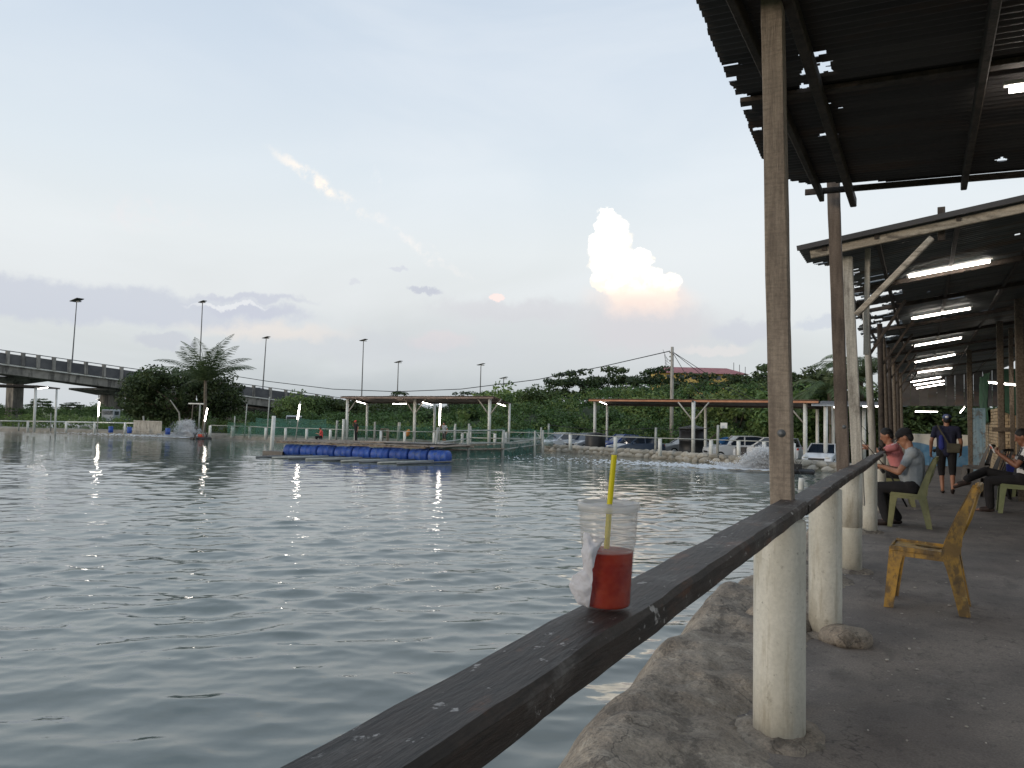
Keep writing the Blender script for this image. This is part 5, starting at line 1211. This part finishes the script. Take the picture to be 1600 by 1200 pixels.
# far people
Jt = dict(Jw); Jt.update(kl=(-.11, .03, .50), kr=(.11, .0, .5), al=(-.12, .0, .10), ar=(.12, -.02, .10), er=(.28, .12, 1.25), wr=(.16, .20, 1.45), foot_r=(0, 1, -.15)); Jt.pop('hand_r')
person('man in grey shirt and shorts standing beside the long upright tube', far(694, 693.5), R(170), Jt, dict(shirt=cl_grey, pants=dkch), 'people on the far bank', .02, trouser=.15, hair=hair_m, shoe=sandal_m)
person('person in a red shirt seated on the bank left of the shed', far(501, 687.5)+(0, 0, -.25), R(130), Jsit, dict(shirt=cl_red, pants=cl_black), 'people on the far bank', .02, hair=hair_m, shoe=sandal_m)
person('person in dark clothes and red cap standing under the shed', far(556, 690), R(160), Jt, dict(shirt=cl_black, pants=cl_black), 'people on the far bank', .02, capc=cl_red, hair=hair_m, shoe=sandal_m)
st_ = thing('low_stool', 'low stool under the seated person in red', 'stool', far(501, 687.5)); local(st_); MB().lathe([(.16, 0), (.14, .2), (.17, .22), (.17, .25)], n=12).build('seat', dkch, st_)

# ------------------------------------------------------------------ paddle wheel splashes
def splash(P, lab, n, wd, hg, dirx, seed):
    r = np.random.default_rng(seed); V = []; F = []
    jets = [(r.uniform(.25, 1.4), r.uniform(.35, 1.05), r.normal(0, .3), r.uniform(.3, 1)) for _ in range(46)]
    for i in range(n):
        th, sp, yd, wgt = jets[int(r.integers(0, len(jets)))]; a = r.uniform(0, 1)**.8*wgt**.3; sp = sp*r.normal(1, .05); th = th+r.normal(0, .035)
        x = dirx*sp*math.cos(th)*a*wd*1.6; z = hg*sp*(math.sin(th)*a*2.6-2.2*a*a); y = yd*(.4+a)+r.normal(0, .08+.15*a)
        if z < 0: z = abs(z)*.15
        x += r.normal(0, .05+.1*a); z += abs(r.normal(0, .05)); s = r.uniform(.010, .05)*(1.25-.6*a)
        c = np.array((x, y, z)); d1 = r.normal(size=3); d1 /= np.linalg.norm(d1); d2 = np.cross(d1, r.normal(size=3)); d2 /= np.linalg.norm(d2); d3 = np.cross(d1, d2)
        b = len(V); V += [c+d1*s, c-d1*s*.5+d2*s*.8, c-d1*s*.5-d2*s*.4+d3*s*.7, c-d1*s*.5-d2*s*.4-d3*s*.7]; F += [(b, b+1, b+2), (b, b+2, b+3), (b, b+3, b+1), (b+1, b+3, b+2)]
    for i in range(n//14):                                 # churned foam trailing on the surface
        x = dirx*r.exponential(wd*1.7); y = r.normal(0, .5+.09*abs(x)); s = r.uniform(.05, .16)*max(.3, 1-abs(x)/(wd*9)); c = np.array((x, y, .03)); b = len(V)
        V += [c+(s*1.6, 0, 0), c+(0, s*.7, 0), c-(s*1.6, 0, 0), c-(0, s*.7, 0), c+(0, 0, .04)]; F += [(b, b+1, b+4), (b+1, b+2, b+4), (b+2, b+3, b+4), (b+3, b, b+4)]
    o = fastmesh('spray', V, F, foam_m, org=None); o.location = P; tag(o, lab, None, kind='stuff')
P = at_z(308, 686, WZ); splash(P+(-.3, 0, .1), 'white spray thrown up beside the red aerator', 13000, 4.2, 2.5, -1, 2)
def aerator(P, lab, rz, red_m=red_m):
    t = thing('aerator', lab, 'aerator', P, 'paddle wheel aerators', rz); local(t)
    for s in (-1, 1): MB().cap((-.7, s*.5, .05), .14, (.7, s*.5, .05), .14).build('float', blackm, t, True)
    MB().box((0, 0, .34), (.42, .34, .26)).build('motor_housing', red_m, t); MB().tube([(0, -.9, .3), (0, .9, .3)], .03, 8).build('shaft', metald, t)
    for s in (-.8, .8):
        wl = MB().tube([(0, s-.02, .3), (0, s+.02, .3)], .12, 10).build('wheel', blackm, t)
        for k in range(6): a = k*math.pi/3; MB().box((.25*math.cos(a), s, .3+.25*math.sin(a)), (.22, .16, .02), Matrix.Rotation(-a, 3, 'Y')).build('paddle', blackm, wl)
aerator(P+(.5, 0, 0), 'red paddle wheel aerator by the bird perch', R(10))
P = at_z(1228, 738, WZ); splash(P+(-.4, 0, .1), 'white spray thrown up behind the near timber column', 14000, 2.8, 1.9, -1, 3); aerator(P+(.6, 0, 0), 'dark paddle wheel aerator behind the near timber column', R(5), blackm)
pole((1251, 765), (1252.5, 747), .11, whitep, 'short white stub standing in the water behind the rail', WZ)

# ------------------------------------------------------------------ power pole and wires
P = at_y(1049, 690, 63.0); T = at_y(1050.5, 542, 63.0); P = np.array((P[0], 63, LZ))
t = thing('power_pole', 'tall grey utility pole rising behind the orange edged shed', 'utility pole', P)
MB().tube([P, P*.5+T*.5, T], [.17, .15, .12], 10).build('shaft', palew, t, True)
for k in range(3): MB().lathe([(.05, 0), (.07, .05), (.05, .1)], T+(-.2, 0, -.5-.35*k), 8).build('insulator', greyp, t); MB().beam(T+(-.25, 0, -.5-.35*k), T+(.1, 0, -.5-.35*k), .05, .05).build('bracket', metald, t)
for k in range(5): a = T+(-.1, 0, -.3-.2*k); MB().tube([a+(-.7+.1*k, 0, .1), a+(-.5, 0, -.5-.1*k), a+(-.1, 0, -.9)], .014, 5).build('drop_wire', blackm, t)
def wire(lab, pts, r=.03):
    t = thing('overhead_wire', lab, 'wire', pts[0]); m = []
    for a, b in zip(pts, pts[1:]):
        for q in np.linspace(0, 1, 8)[:-1]: m.append(np.array(a)+(np.array(b)-np.array(a))*q)
    m.append(np.array(pts[-1])); MB().tube(m, r, 5).build('cable', blackm, t)
wire('black cable sagging across the sky to the power pole', [at_d(330, 582, 96), at_d(420, 596, 92), at_d(520, 608, 88), at_d(620, 612, 84), at_d(720, 608, 80), at_d(840, 593, 76), at_d(940, 573, 74), T+(-.2, 0, -.35)], .04)
for k, (x, y, D) in enumerate([(1220, 640, 60), (1170, 625, 61), (1110, 632, 60)]): wire(['black service cable falling right from the power pole', 'second service cable falling right from the power pole', 'stay wire falling steeply from the power pole'][k], [T+(0, 0, -.4), at_d((x+1050)/2, (y+555)/2+6, (D+65)/2), at_d(x, y, D)], .025)
wire('thin wire strung between the bank posts before the cars', [at_y(857, 664, 57), at_y(940, 673, 55), at_y(1024, 669, 53), at_y(1075, 674, 52), at_y(1122, 666, 51)], .018)

# ------------------------------------------------------------------ flyover
path = [(-120, 527, 108), (0, 546, 114), (60, 554.5, 117), (120, 563, 120), (190, 573, 124), (260, 583, 128), (340, 594, 133), (410, 603.5, 138), (470, 612, 143), (530, 621, 150), (600, 629, 160)]
fo = thing('flyover', 'grey concrete road flyover descending behind the far trees', 'bridge', (*at_d(60, 700, 117)[:2], LZ))
TP = [at_d(*p) for p in path]
dense = []
for a, b in zip(TP, TP[1:]):
    for q in np.linspace(0, 1, 6)[:-1]: dense.append(a+(b-a)*q)
dense.append(TP[-1])
def offs(i, back): 
    a, b = dense[max(i-1, 0)], dense[min(i+1, len(dense)-1)]; d_ = (b-a)[:2]; d_ = d_/np.linalg.norm(d_); nrm_ = np.array((-d_[1], d_[0])); nrm_ = nrm_ if nrm_[1] > 0 else -nrm_
    return np.array((*(dense[i][:2]+nrm_*back), dense[i][2]))
def extr(name, prof, m, i0, i1):      # profile (back, dz) swept along the road
    V = []; n_ = len(prof)
    for i in range(i0, i1+1):
        for (bk, dz) in prof: p = offs(i, bk); V.append((p[0], p[1], p[2]+dz))
    F = [(k*n_+j, k*n_+(j+1) % n_, (k+1)*n_+(j+1) % n_, (k+1)*n_+j) for k in range(i1-i0) for j in range(n_)]+[tuple(range(n_-1, -1, -1)), tuple(range((i1-i0)*n_, (i1-i0+1)*n_))]
    return MB().add(V, F).build(name, m, fo)
Nn = len(dense)-1
extr('deck', [(.0, -2.0), (.0, -2.3), (9.5, -2.3), (9.5, -2.0)], asph, 0, Nn)
extr('girder', [(.25, -2.3), (.45, -3.5), (1.0, -3.6), (1.0, -2.3)], asph, 0, Nn)
for k_ in range(1, 4): extr('girder', [(.25+k_*2.6, -2.3), (.4+k_*2.6, -3.5), (1.0+k_*2.6, -3.5), (1.0+k_*2.6, -2.3)], asph, 0, Nn)
extr('drain_pipe', [(-.02, -2.05), (-.02, -2.2), (.0, -2.2), (.0, -2.05)], whitep, 2, Nn-8)
for k_ in range(0, Nn, 2): extr('parapet_panel', [(-.05, -.45), (-.05, -2.0), (.25, -2.0), (.25, -.45)], asphd, k_, min(k_+2, Nn))
for k_ in range(0, Nn, 2): p = offs(k_, -.02); MB().box((p[0], p[1], p[2]-1.0), (.45, .45, 2.0)).build('parapet_post', asph, fo)
extr('hand_pipe', [(.05, .02), (.05, -.10), (.17, -.10), (.17, .02)], metald, 0, Nn)
extr('parapet_panel', [(9.3, -.5), (9.3, -2.0), (9.6, -2.0), (9.6, -.5)], asphd, 0, Nn)
def pier(px, D, ztop_off, wd):
    p = at_d(px, 640, D+5); i = int(np.argmin([np.linalg.norm(q[:2]-p[:2]) for q in dense])); z = dense[i][2]-3.55
    MB().box((p[0], p[1], (z-.9+LZ)/2), (wd, wd*.8, z-.9-LZ)).build('pier', asph, fo)
    V = [(-wd*.6, -wd*.45), (wd*.6, -wd*.45), (wd*.6, wd*.45), (-wd*.6, wd*.45)]; V2 = [(-wd*1.5, -5), (wd*1.5, -5), (wd*1.5, 4.5), (-wd*1.5, 4.5)]
    mb = MB().add([(p[0]+x, p[1]+y, z-1.0) for x, y in V]+[(p[0]+x*.8, p[1]+y, z-.25) for x, y in V2]+[(p[0]+x*.8, p[1]+y, z+.05) for x, y in V2], [(0, 1, 5, 4), (1, 2, 6, 5), (2, 3, 7, 6), (3, 0, 4, 7), (4, 5, 9, 8), (5, 6, 10, 9), (6, 7, 11, 10), (7, 4, 8, 11), (8, 9, 10, 11)]); mb.build('pier_cap', asph, fo)
for px, D, wd in [(22, 117, 2.0), (172, 124, 3.0), (255, 129, 3.4), (420, 140, 2.0)]: pier(px, D, 0, wd)
# abutment wall, the gloom under the ramp put into its dark colour
p = at_d(345, 650, 143); MB().box((p[0], p[1]+6, 1.0), (26, 1, 6), Matrix.Rotation(R(12), 3, 'Z')).build('abutment', mat('shade_toned_abutment', (70, 66, 64), (92, 88, 84), .6, .9), fo)
# street lamps with solar panels
lampl = ['leftmost solar street lamp on the flyover', 'solar street lamp rising behind the palm', 'solar street lamp right of the palm', 'tall solar street lamp above the far shed roof', 'shorter solar street lamp right of the tall one', 'thin solar street lamp left of the hill trees', 'small distant lamp top behind the hill trees']
for i, (xb, yb, xt, yt, D) in enumerate([(112.5, 566, 120, 470, 121), (311, 592, 316.5, 472, 138), (410.5, 606, 416, 528, 140), (564.5, 632, 568, 532, 160), (620, 640, 622.5, 566, 185), (749.5, 640, 751.5, 570, 220), (786, 640, 787, 591, 330)]):
    A, Bq = at_d(xb, yb, D), at_d(xt, yt, D); t = thing('street_lamp', lampl[i], 'street lamp', A, 'solar lamps along the flyover'); r = .11*D/121
    MB().tube([A-(0, 0, .6), Bq], [r, r*.6], 7).build('mast', metald, t); s = D/121
    s = s*(1.0 if i == 0 else .62); MB().box(Bq+(0, 0, .12*s), (1.9*s, 1.2*s, .10*s), Matrix.Rotation(R(-12), 3, 'Y')).build('solar_panel', blackm, t); MB().box(Bq+(.5*s, 0, -.15*s), (.8*s, .4*s, .14*s)).build('lamp_head', metald, t)
def roadcar(px, py, D, m, lab, rz):
    p = at_d(px, py, D); i = int(np.argmin([np.linalg.norm(q[:2]-p[:2]) for q in dense])); q = offs(i, 4); car(lab, (q[0], q[1], dense[i][2]-1.95), rz, m, 'suv', 1.15)
roadcar(424, 606, 139, dk_p, 'dark car driving on the flyover right of the palm', R(25)); roadcar(506, 618, 148, wh_p, 'white car on the flyover above the leafy bush', R(25))

# ------------------------------------------------------------------ vegetation
def leaves(cen, rad, per, size, seed, flat=.5, asp=.5, upb=.35, outc=None):
    r = np.random.default_rng(seed); N = len(cen); c = np.repeat(np.asarray(cen, float), per, 0); rr_ = np.repeat(np.asarray(rad, float).reshape(-1, 1), per, 0)
    d = r.normal(size=(N*per, 3)); d /= np.linalg.norm(d, axis=1, keepdims=True); q = r.uniform(.35, 1, (N*per, 1))**.6
    P = c+d*q*rr_*np.array((1, 1, flat)); nrm_ = d*.7+r.normal(size=d.shape)*.55+np.array((0, 0, upb)); nrm_ /= np.linalg.norm(nrm_, axis=1, keepdims=True)
    a = np.cross(nrm_, r.normal(size=d.shape)); a /= np.linalg.norm(a, axis=1, keepdims=True); b = np.cross(nrm_, a); s = size*r.uniform(.6, 1.3, (N*per, 1))
    V = np.stack([P-a*s*.5, P+b*s*asp*.5+a*s*.05, P+a*s*.5, P-b*s*asp*.5+a*s*.05], 1).reshape(-1, 3); return V, np.arange(len(V)).reshape(-1, 4)
def crown(seed, R3, ncl, per, size, clr, flat=.7, layered=False, bottom=-.55):
    r = np.random.default_rng(seed); cen = []; rad = []
    while len(cen) < ncl:
        d = r.normal(size=3); d /= np.linalg.norm(d); q = r.uniform(.35, 1)**.55
        p = d*q
        if p[2] < bottom: continue
        k = 1+.35*mnoise.noise(Vector(d*1.8+seed)); p = p*np.array(R3)*k
        if layered: p[2] = .55*round(p[2]/(R3[2]*.5))*R3[2]*.5+.45*p[2]+r.normal(0, .12)
        cen.append(p); rad.append(clr*r.uniform(.6, 1.25))
    return leaves(cen, rad, per, size, seed, flat), cen
class Kind: pass
def tree_proto(seed, R3, h0, ncl, per, size, clr, m, flat=.7, layered=False, lean=0.0):
    (V, F), cen = crown(seed, R3, ncl, per, size, clr, flat, layered)
    V = V+np.array((lean, 0, h0)); me_c = fastmesh('crown', V, F, m); C.objects.unlink(me_c)
    mb = MB(); mb.tube([(0, 0, -.3), (lean*.2, 0, h0*.35), (lean*.6, 0, h0*.7), (lean, 0, h0+R3[2]*.2)], [.05*h0+.06, .04*h0+.05, .03*h0+.04, .05], 8)
    r = random.Random(seed)
    for c in r.sample(range(len(cen)), min(9, len(cen))):
        e = np.array(cen[c])+(lean, 0, h0); s = np.array((lean*.6, 0, h0*(.5+.4*r.random()))); mb.tube([s, s*.5+e*.5+(0, 0, -.12*R3[2]), e], [.07, .05, .02], 5)
    tr = mb.build('trunk', bark_m, None, True); C.objects.unlink(tr)
    return me_c.data, tr.data, h0+R3[2]
PRO = [tree_proto(21, (2.6, 2.4, 2.0), 3.0, 95, 70, .30, .75, leaf_d), tree_proto(22, (2.4, 2.4, 2.3), 2.6, 90, 70, .28, .75, leaf_m), tree_proto(23, (2.8, 2.4, 1.9), 2.2, 90, 70, .30, .8, leaf_b),
       tree_proto(24, (3.0, 2.8, 1.9), 4.0, 80, 62, .32, .75, leaf_d, .42, True, .3), tree_proto(25, (2.2, 2.0, 2.7), 2.6, 85, 70, .30, .7, leaf_m, .8)]
def plant_tree(kind, px, ytop, Y, wide, lab, name='tree', zb=LZ, grp=None, rz=None, cat='tree'):
    P = at_y(px, ytop, Y); cd, td, H = PRO[kind]; sz = (P[2]-zb)/(H*1.06)
    t = thing(name, lab, cat, (P[0], Y, zb), grp, rz if rz is not None else random.uniform(0, 6.28)); t.scale = (wide, wide, sz)
    for nm, d_ in (('crown', cd), ('trunk', td)): o = bpy.data.objects.new(nm, d_); C.objects.link(o); o.parent = t
    return t
# big tree and palm by the flyover
(V, F), cen = crown(31, (7.3, 3.6, 3.3), 190, 85, .40, 1.1, .75, bottom=-.75)
Pt = at_d(292, 620, 88); bt_ = thing('tree', 'big dark spreading tree with a palm standing in it, by the flyover', 'tree', (Pt[0], Pt[1], LZ+.4)); local(bt_)
ang = YAW; Rz = np.array(((math.cos(ang), -math.sin(ang), 0), (math.sin(ang), math.cos(ang), 0), (0, 0, 1)))
V = V @ Rz.T; ctr = np.array((-.5*math.cos(ang), -.5*math.sin(ang), 4.0)); V = V+ctr
o = fastmesh('crown', V, F, leaf_d, parent=bt_)
rs = random.Random(8); mb = MB().tube([(0, 0, -.4), (.2, 0, 1.5), (.1, 0, 3.2)], [.4, .32, .25], 9)
for k in range(16): e = Rz @ np.array(cen[k*11])+ctr; mb.tube([(.1, 0, 1.8+.08*k), np.array((.1, 0, 2.4))*.5+e*.5, e], [.14, .1, .03], 6)
mb.build('trunk', bark_m, bt_, True)
b0 = at_d(281, 664, 84); b1 = at_d(266, 625, 84); t = thing('bare_branch', 'bare curved pale limb standing below the big dark tree', 'branch', b0); MB().tube([b0-(0, 0, 1.0), b0, at_d(280, 645, 84), b1], [.12, .1, .08, .05], 7).build('limb', palew, t, True)
for k, (px, py, D, rx, rz_, lab) in enumerate([(226, 622, 92, 2.6, 3.0, 'dark leafy tree crowding left of the big spreading tree')]):
    (V, F), cen = crown(40+k, (rx, 2.4, rz_), 80, 80, .40, 1.0, .8); P = at_d(px, py, D); t = thing('tree', lab, 'tree', (P[0], P[1], LZ+.4)); V = V+(0, 0, P[2]-LZ-.4); fastmesh('crown', V, F, leaf_d, parent=t); MB().tube([P*(1, 1, 0)+(0, 0, LZ), P], [.25, .12], 7).build('trunk', bark_m, t)
def palm(lab, base, top, nfr, Lf, seed, m=leaf_p, spread=1.0, erect=(.25, 1.4)):
    r = random.Random(seed); t = thing('palm_tree', lab, 'palm', base)
    base, top = np.array(base), np.array(top); MB().tube([base-(0, 0, .3), base*.6+top*.4+(.15, 0, 0), top], [.24, .18, .15], 9).build('trunk', bark_m, t, True)
    for k in range(nfr):
        a = 2*math.pi*k/nfr+r.uniform(-.25, .25); e0 = r.uniform(*erect); L = Lf*r.uniform(.8, 1.1); pts = []; p = top.copy(); e_ = e0; V = []; F = []
        for q in range(13):
            pts.append(p.copy()); d_ = np.array((math.cos(a)*math.cos(e_), math.sin(a)*math.cos(e_), math.sin(e_))); p = p+d_*L/12; e_ -= (.09+.012*q)*spread
        for q in range(1, 13):
            d_ = pts[q]-pts[q-1]; d_ /= np.linalg.norm(d_); sd_ = np.cross(d_, (0, 0, 1)); sd_ /= np.linalg.norm(sd_)+1e-6; up_ = np.cross(sd_, d_)
            for s_ in (-1, 1):
                for h in (0, .2, .4, .6, .8):
                    c = pts[q-1]+(pts[q]-pts[q-1])*h; ll = L*.225*math.sin(min(math.pi, (q+h)/13*math.pi*.9+.35))+.1; dr_ = d_*.55+sd_*s_*.8-np.array((0, 0, .25+.3*r.random())); dr_ /= np.linalg.norm(dr_); b = len(V)
                    V += [c, c+dr_*ll*.5+d_*.034, c+dr_*ll, c+dr_*ll*.5-d_*.034]; F.append((b, b+1, b+2, b+3))
        mb = MB().add(V, F); mb.tube(pts, [.045*(1-.8*i/12) for i in range(13)], 5); mb.build('frond', m, t)
    return t
pb_ = at_d(318, 660, 80.0); palm('coconut palm rising out of the big dark tree', (pb_[0], pb_[1], LZ), at_d(321, 594, 80.0), 20, 5.8, 5, leaf_p, .64, (.15, 1.45))
# shrubs, trees left of the far shed
for i, (k, px, yt, Y, wd, lab, nm) in enumerate([
    (2, 474, 611, 80, 1.35, 'bright leafy bush tree just right of the flyover underpass', 'tree'), (1, 508, 619, 82, 1.3, 'green leafy tree between the tube pole and the far shed', 'tree'), (0, 545, 619, 84, 1.4, 'dark leafy tree behind the left end of the far shed', 'tree'),
    (1, 596, 626, 82, 1.4, 'leafy tree behind the middle of the far shed', 'tree'), (0, 640, 628, 80, 1.4, 'dark leafy tree seen under the far shed roof', 'tree'), (0, 690, 632, 74, 1.2, 'dark tree behind the standing man', 'tree'), (1, 735, 628, 73, 1.1, 'leafy tree behind the right end of the far shed', 'tree'),
    (3, 622, 610, 110, 1.3, 'dark treetop just above the far shed roof by the short lamp', 'tree'), (3, 724, 610, 118, 1.0, 'small round treetop above the shed by the thin lamp', 'tree'), (3, 756, 611, 112, 1.1, 'treetop left of the green hill, beside the thin lamp', 'tree'),
    (2, 800, 599, 84, 1.7, 'broad bright green tree at the left end of the hill wood', 'tree'), (1, 842, 602, 80, 1.5, 'green tree next right of the broad bright one', 'tree'),
    (3, 893, 576, 92, 1.5, 'flat topped dark tree leftmost on the hill skyline', 'tree'), (3, 962, 570, 95, 1.35, 'flat topped dark tree second on the hill skyline', 'tree'), (3, 1022, 572, 92, 1.4, 'flat topped dark tree before the red roofed house', 'tree'),
    (3, 1105, 580, 88, 1.8, 'dark spreading tree right of the power pole', 'tree'), (3, 1200, 566, 90, 1.7, 'tall dark tree behind the near timber column', 'tree'), (0, 1262, 567, 84, 1.7, 'round dark tree between the near timber columns', 'tree'), (0, 1180, 580, 86, 1.5, 'dark tree left of the near timber column', 'tree'),
    (1, 870, 640, 68, 1.2, 'leafy tree above the white hatchback', 'tree'), (1, 960, 640, 69, 1.3, 'leafy tree above the slate blue car', 'tree'), (2, 1010, 612, 72, 1.4, 'bright leafy tree left of the power pole', 'tree'), (2, 1150, 606, 70, 1.6, 'bright leafy tree above the blue tub', 'tree'),
    (2, 1250, 600, 66, 1.5, 'yellow green leafy tree between the first two timber columns', 'tree'), (1, 1300, 600, 64, 1.5, 'leafy tree behind the second timber column', 'tree'), (1, 1380, 605, 62, 1.5, 'leafy tree at the far end of the long shed', 'tree'), (0, 1470, 600, 60, 1.6, 'dark tree beyond the end wall of the walkway', 'tree'), (1, 1430, 615, 58, 1.3, 'leafy tree beyond the walking man', 'tree'),
    (4, 8, 640, 100, 1.2, 'low bushy tree at the left picture edge under the flyover', 'tree'), (3, 62, 622, 150, 1.2, 'thin tree seen through the gap under the flyover', 'tree'), (3, 112, 628, 150, 1.4, 'second thin tree in the gap under the flyover', 'tree'), (1, 145, 634, 140, 1.2, 'bushy tree in the gap left of the flyover pier', 'tree')]):
    plant_tree(k, px, yt, Y, wd, lab, nm)
for i, (px, D, ytop, Lf, lab) in enumerate([(1345, 62, 590, 4.6, 'coconut palm showing between the second and third columns'), (1296, 60, 612, 4.0, 'young palm with drooping fronds behind the second column')]):
    P = at_y(px, 690, D); palm(lab, (P[0], D, LZ), at_y(px, ytop, D), 15, Lf, 60+i, leaf_p, 1.25)
# banana plants
def banana(lab, px, Y, ytop, seed, young=False):
    r = random.Random(seed); P = at_y(px, 690, Y); B = np.array((P[0], Y, LZ)); T = at_y(px, ytop, Y); t = thing('banana_plant', lab, 'banana plant', B, 'banana plants'); h = T[2]-LZ
    MB().tube([B, B+(0, 0, h*.45)], [.13, .09], 8).build('stem', leaf_b, t)
    for k in range(7):
        a = k*2.4+r.random(); e_ = r.uniform(.7, 1.35) if k else 1.5; p = B+(0, 0, h*.42); L = h*.55*r.uniform(.8, 1.05); V = []
        for q in range(9):
            d_ = np.array((math.cos(a)*math.cos(e_), math.sin(a)*math.cos(e_), math.sin(e_))); s_ = np.array((-math.sin(a), math.cos(a), 0)); wd = .03+.27*math.sin(min(1, max(0, (q-1)/7))*math.pi)**.7 if q > 1 else .03
            V += [p-s_*wd+(0, 0, .05), p, p+s_*wd+(0, 0, .05)]; p = p+d_*L/8; e_ -= .02+(.13 if k else .02)
        F = []
        for q in range(8): b = q*3; F += [(b, b+1, b+4, b+3), (b+1, b+2, b+5, b+4)]
        o = MB().add(V, F).build('leaf', leaf_b, t, True)
banana('young banana plant with an upright pale leaf behind the white car', 814, 66, 646, 3); banana('banana plant behind the right end of the far shed', 722, 68, 634, 4); banana('low banana plant under the far shed roof', 752, 67, 648, 6)
# hill wood and undergrowth that reads as one mass
def mass(name, lab, x0, x1, y0, y1, hf, ncl, per, size, clr, m, seed):
    r = np.random.default_rng(seed); cen = []; rad = []
    for i in range(ncl):
        x = r.uniform(x0, x1); y = y0+(y1-y0)*r.uniform(0, 1)**1.2; h = hf(x, y); z = LZ+h*(r.uniform(.15, 1) if r.random() < .55 else 1.0)
        cen.append((x, y, z)); rad.append(clr*r.uniform(.6, 1.3))
    V, F = leaves(cen, rad, per, size, seed, .75); o = fastmesh(name, V, F, m); return tag(o, lab, None, kind='stuff')
def hill(x, y): return max(.6, 1.2+min(1, (y-60)/20)*6.3*(.8+.25*mnoise.noise(Vector((x*.12, y*.12, 0)))) * float(np.interp(x, [-64, -48, -38, -30, 30], [.3, .6, .85, 1, 1])))
# mound under the wood, the dark between the leaves put into its colour
xs = np.linspace(-80, 40, 61); ys = np.linspace(60, 130, 30)
V = [(x, y, LZ-.3+.80*hill(x, min(y, 90))*min(1, (y-60)/8)) for y in ys for x in xs]; nx = len(xs)
tag(fastmesh('hill', V, [(j*nx+i, j*nx+i+1, (j+1)*nx+i+1, (j+1)*nx+i) for j in range(len(ys)-1) for i in range(nx-1)], mat('wood_interior_shade', (40, 52, 28), (60, 72, 40), .6, .95), smooth=True), kind='structure')
mass('woodland', 'dense green wood covering the low hill behind the car park', -66, 14, 62, 86, hill, 720, 75, .32, 1.1, leaf_m, 70)
mass('woodland', 'lighter scrub growing through the hill wood', -48, 14, 61, 84, hill, 260, 70, .30, .95, leaf_b, 71)
mass('undergrowth', 'rough green undergrowth along the far bank', -140, 6, 62, 66, lambda x, y: 1.3+.9*max(0, mnoise.noise(Vector((x*.2, 0, 2)))+.3), 520, 55, .26, .7, leaf_b, 72)
mass('undergrowth', 'tall rank growth below the flyover', -150, -60, 68, 82, lambda x, y: 2.6+1.0*mnoise.noise(Vector((x*.15, y*.15, 5))), 520, 60, .32, .85, leaf_m, 73)
mass('grass', 'grass tufts on the far bank crest', -110, 2, 58.5, 61.5, lambda x, y: .35, 260, 40, .16, .4, leaf_b, 74)

# red roofed house on the hill
P = at_d(1095, 588, 190); t = thing('house', 'yellow house with a long dull red roof on the hill', 'house', (P[0], P[1], LZ)); D = 190
a = at_d(1030, 590, D); b = at_d(1160, 590, D); L = np.linalg.norm(a-b); Rz = Matrix.Rotation(YAW, 3, 'Z'); local(t); ztop = at_d(1060, 573, D)[2]-LZ; zev = at_d(1060, 584, D)[2]-LZ
t.rotation_euler = (0, 0, YAW+R(6))
MB().box((-2, 2, zev/2), (L*.9, 8, zev)).build('wall', mat('yellow_render', (206, 176, 104), rough=.9), t)
rp = mat('dull_red_tiles', (150, 96, 98), (168, 114, 112), .8, .85)
rf = MB().add([(-L*.55, -3, zev), (L*.55, -3, zev), (L*.55, 7, zev), (-L*.55, 7, zev), (-L*.42, 2, ztop), (L*.36, 2, ztop)], [(0, 1, 5, 4), (2, 3, 4, 5), (1, 2, 5), (3, 0, 4), (3, 2, 1, 0)]).build('roof', rp, t)
for k in range(6): MB().box((-L*.42+k*L*.15, -2.05, zev-.9), (1.2, .1, 1.0)).build('window', glassm, t)
for k in range(3): MB().tube([(L*.45+k*1.5, 2, zev-1), (L*.45+k*1.5, 2, ztop+1.5-k*.5)], .08, 5).build('aerial_mast', metald, t)
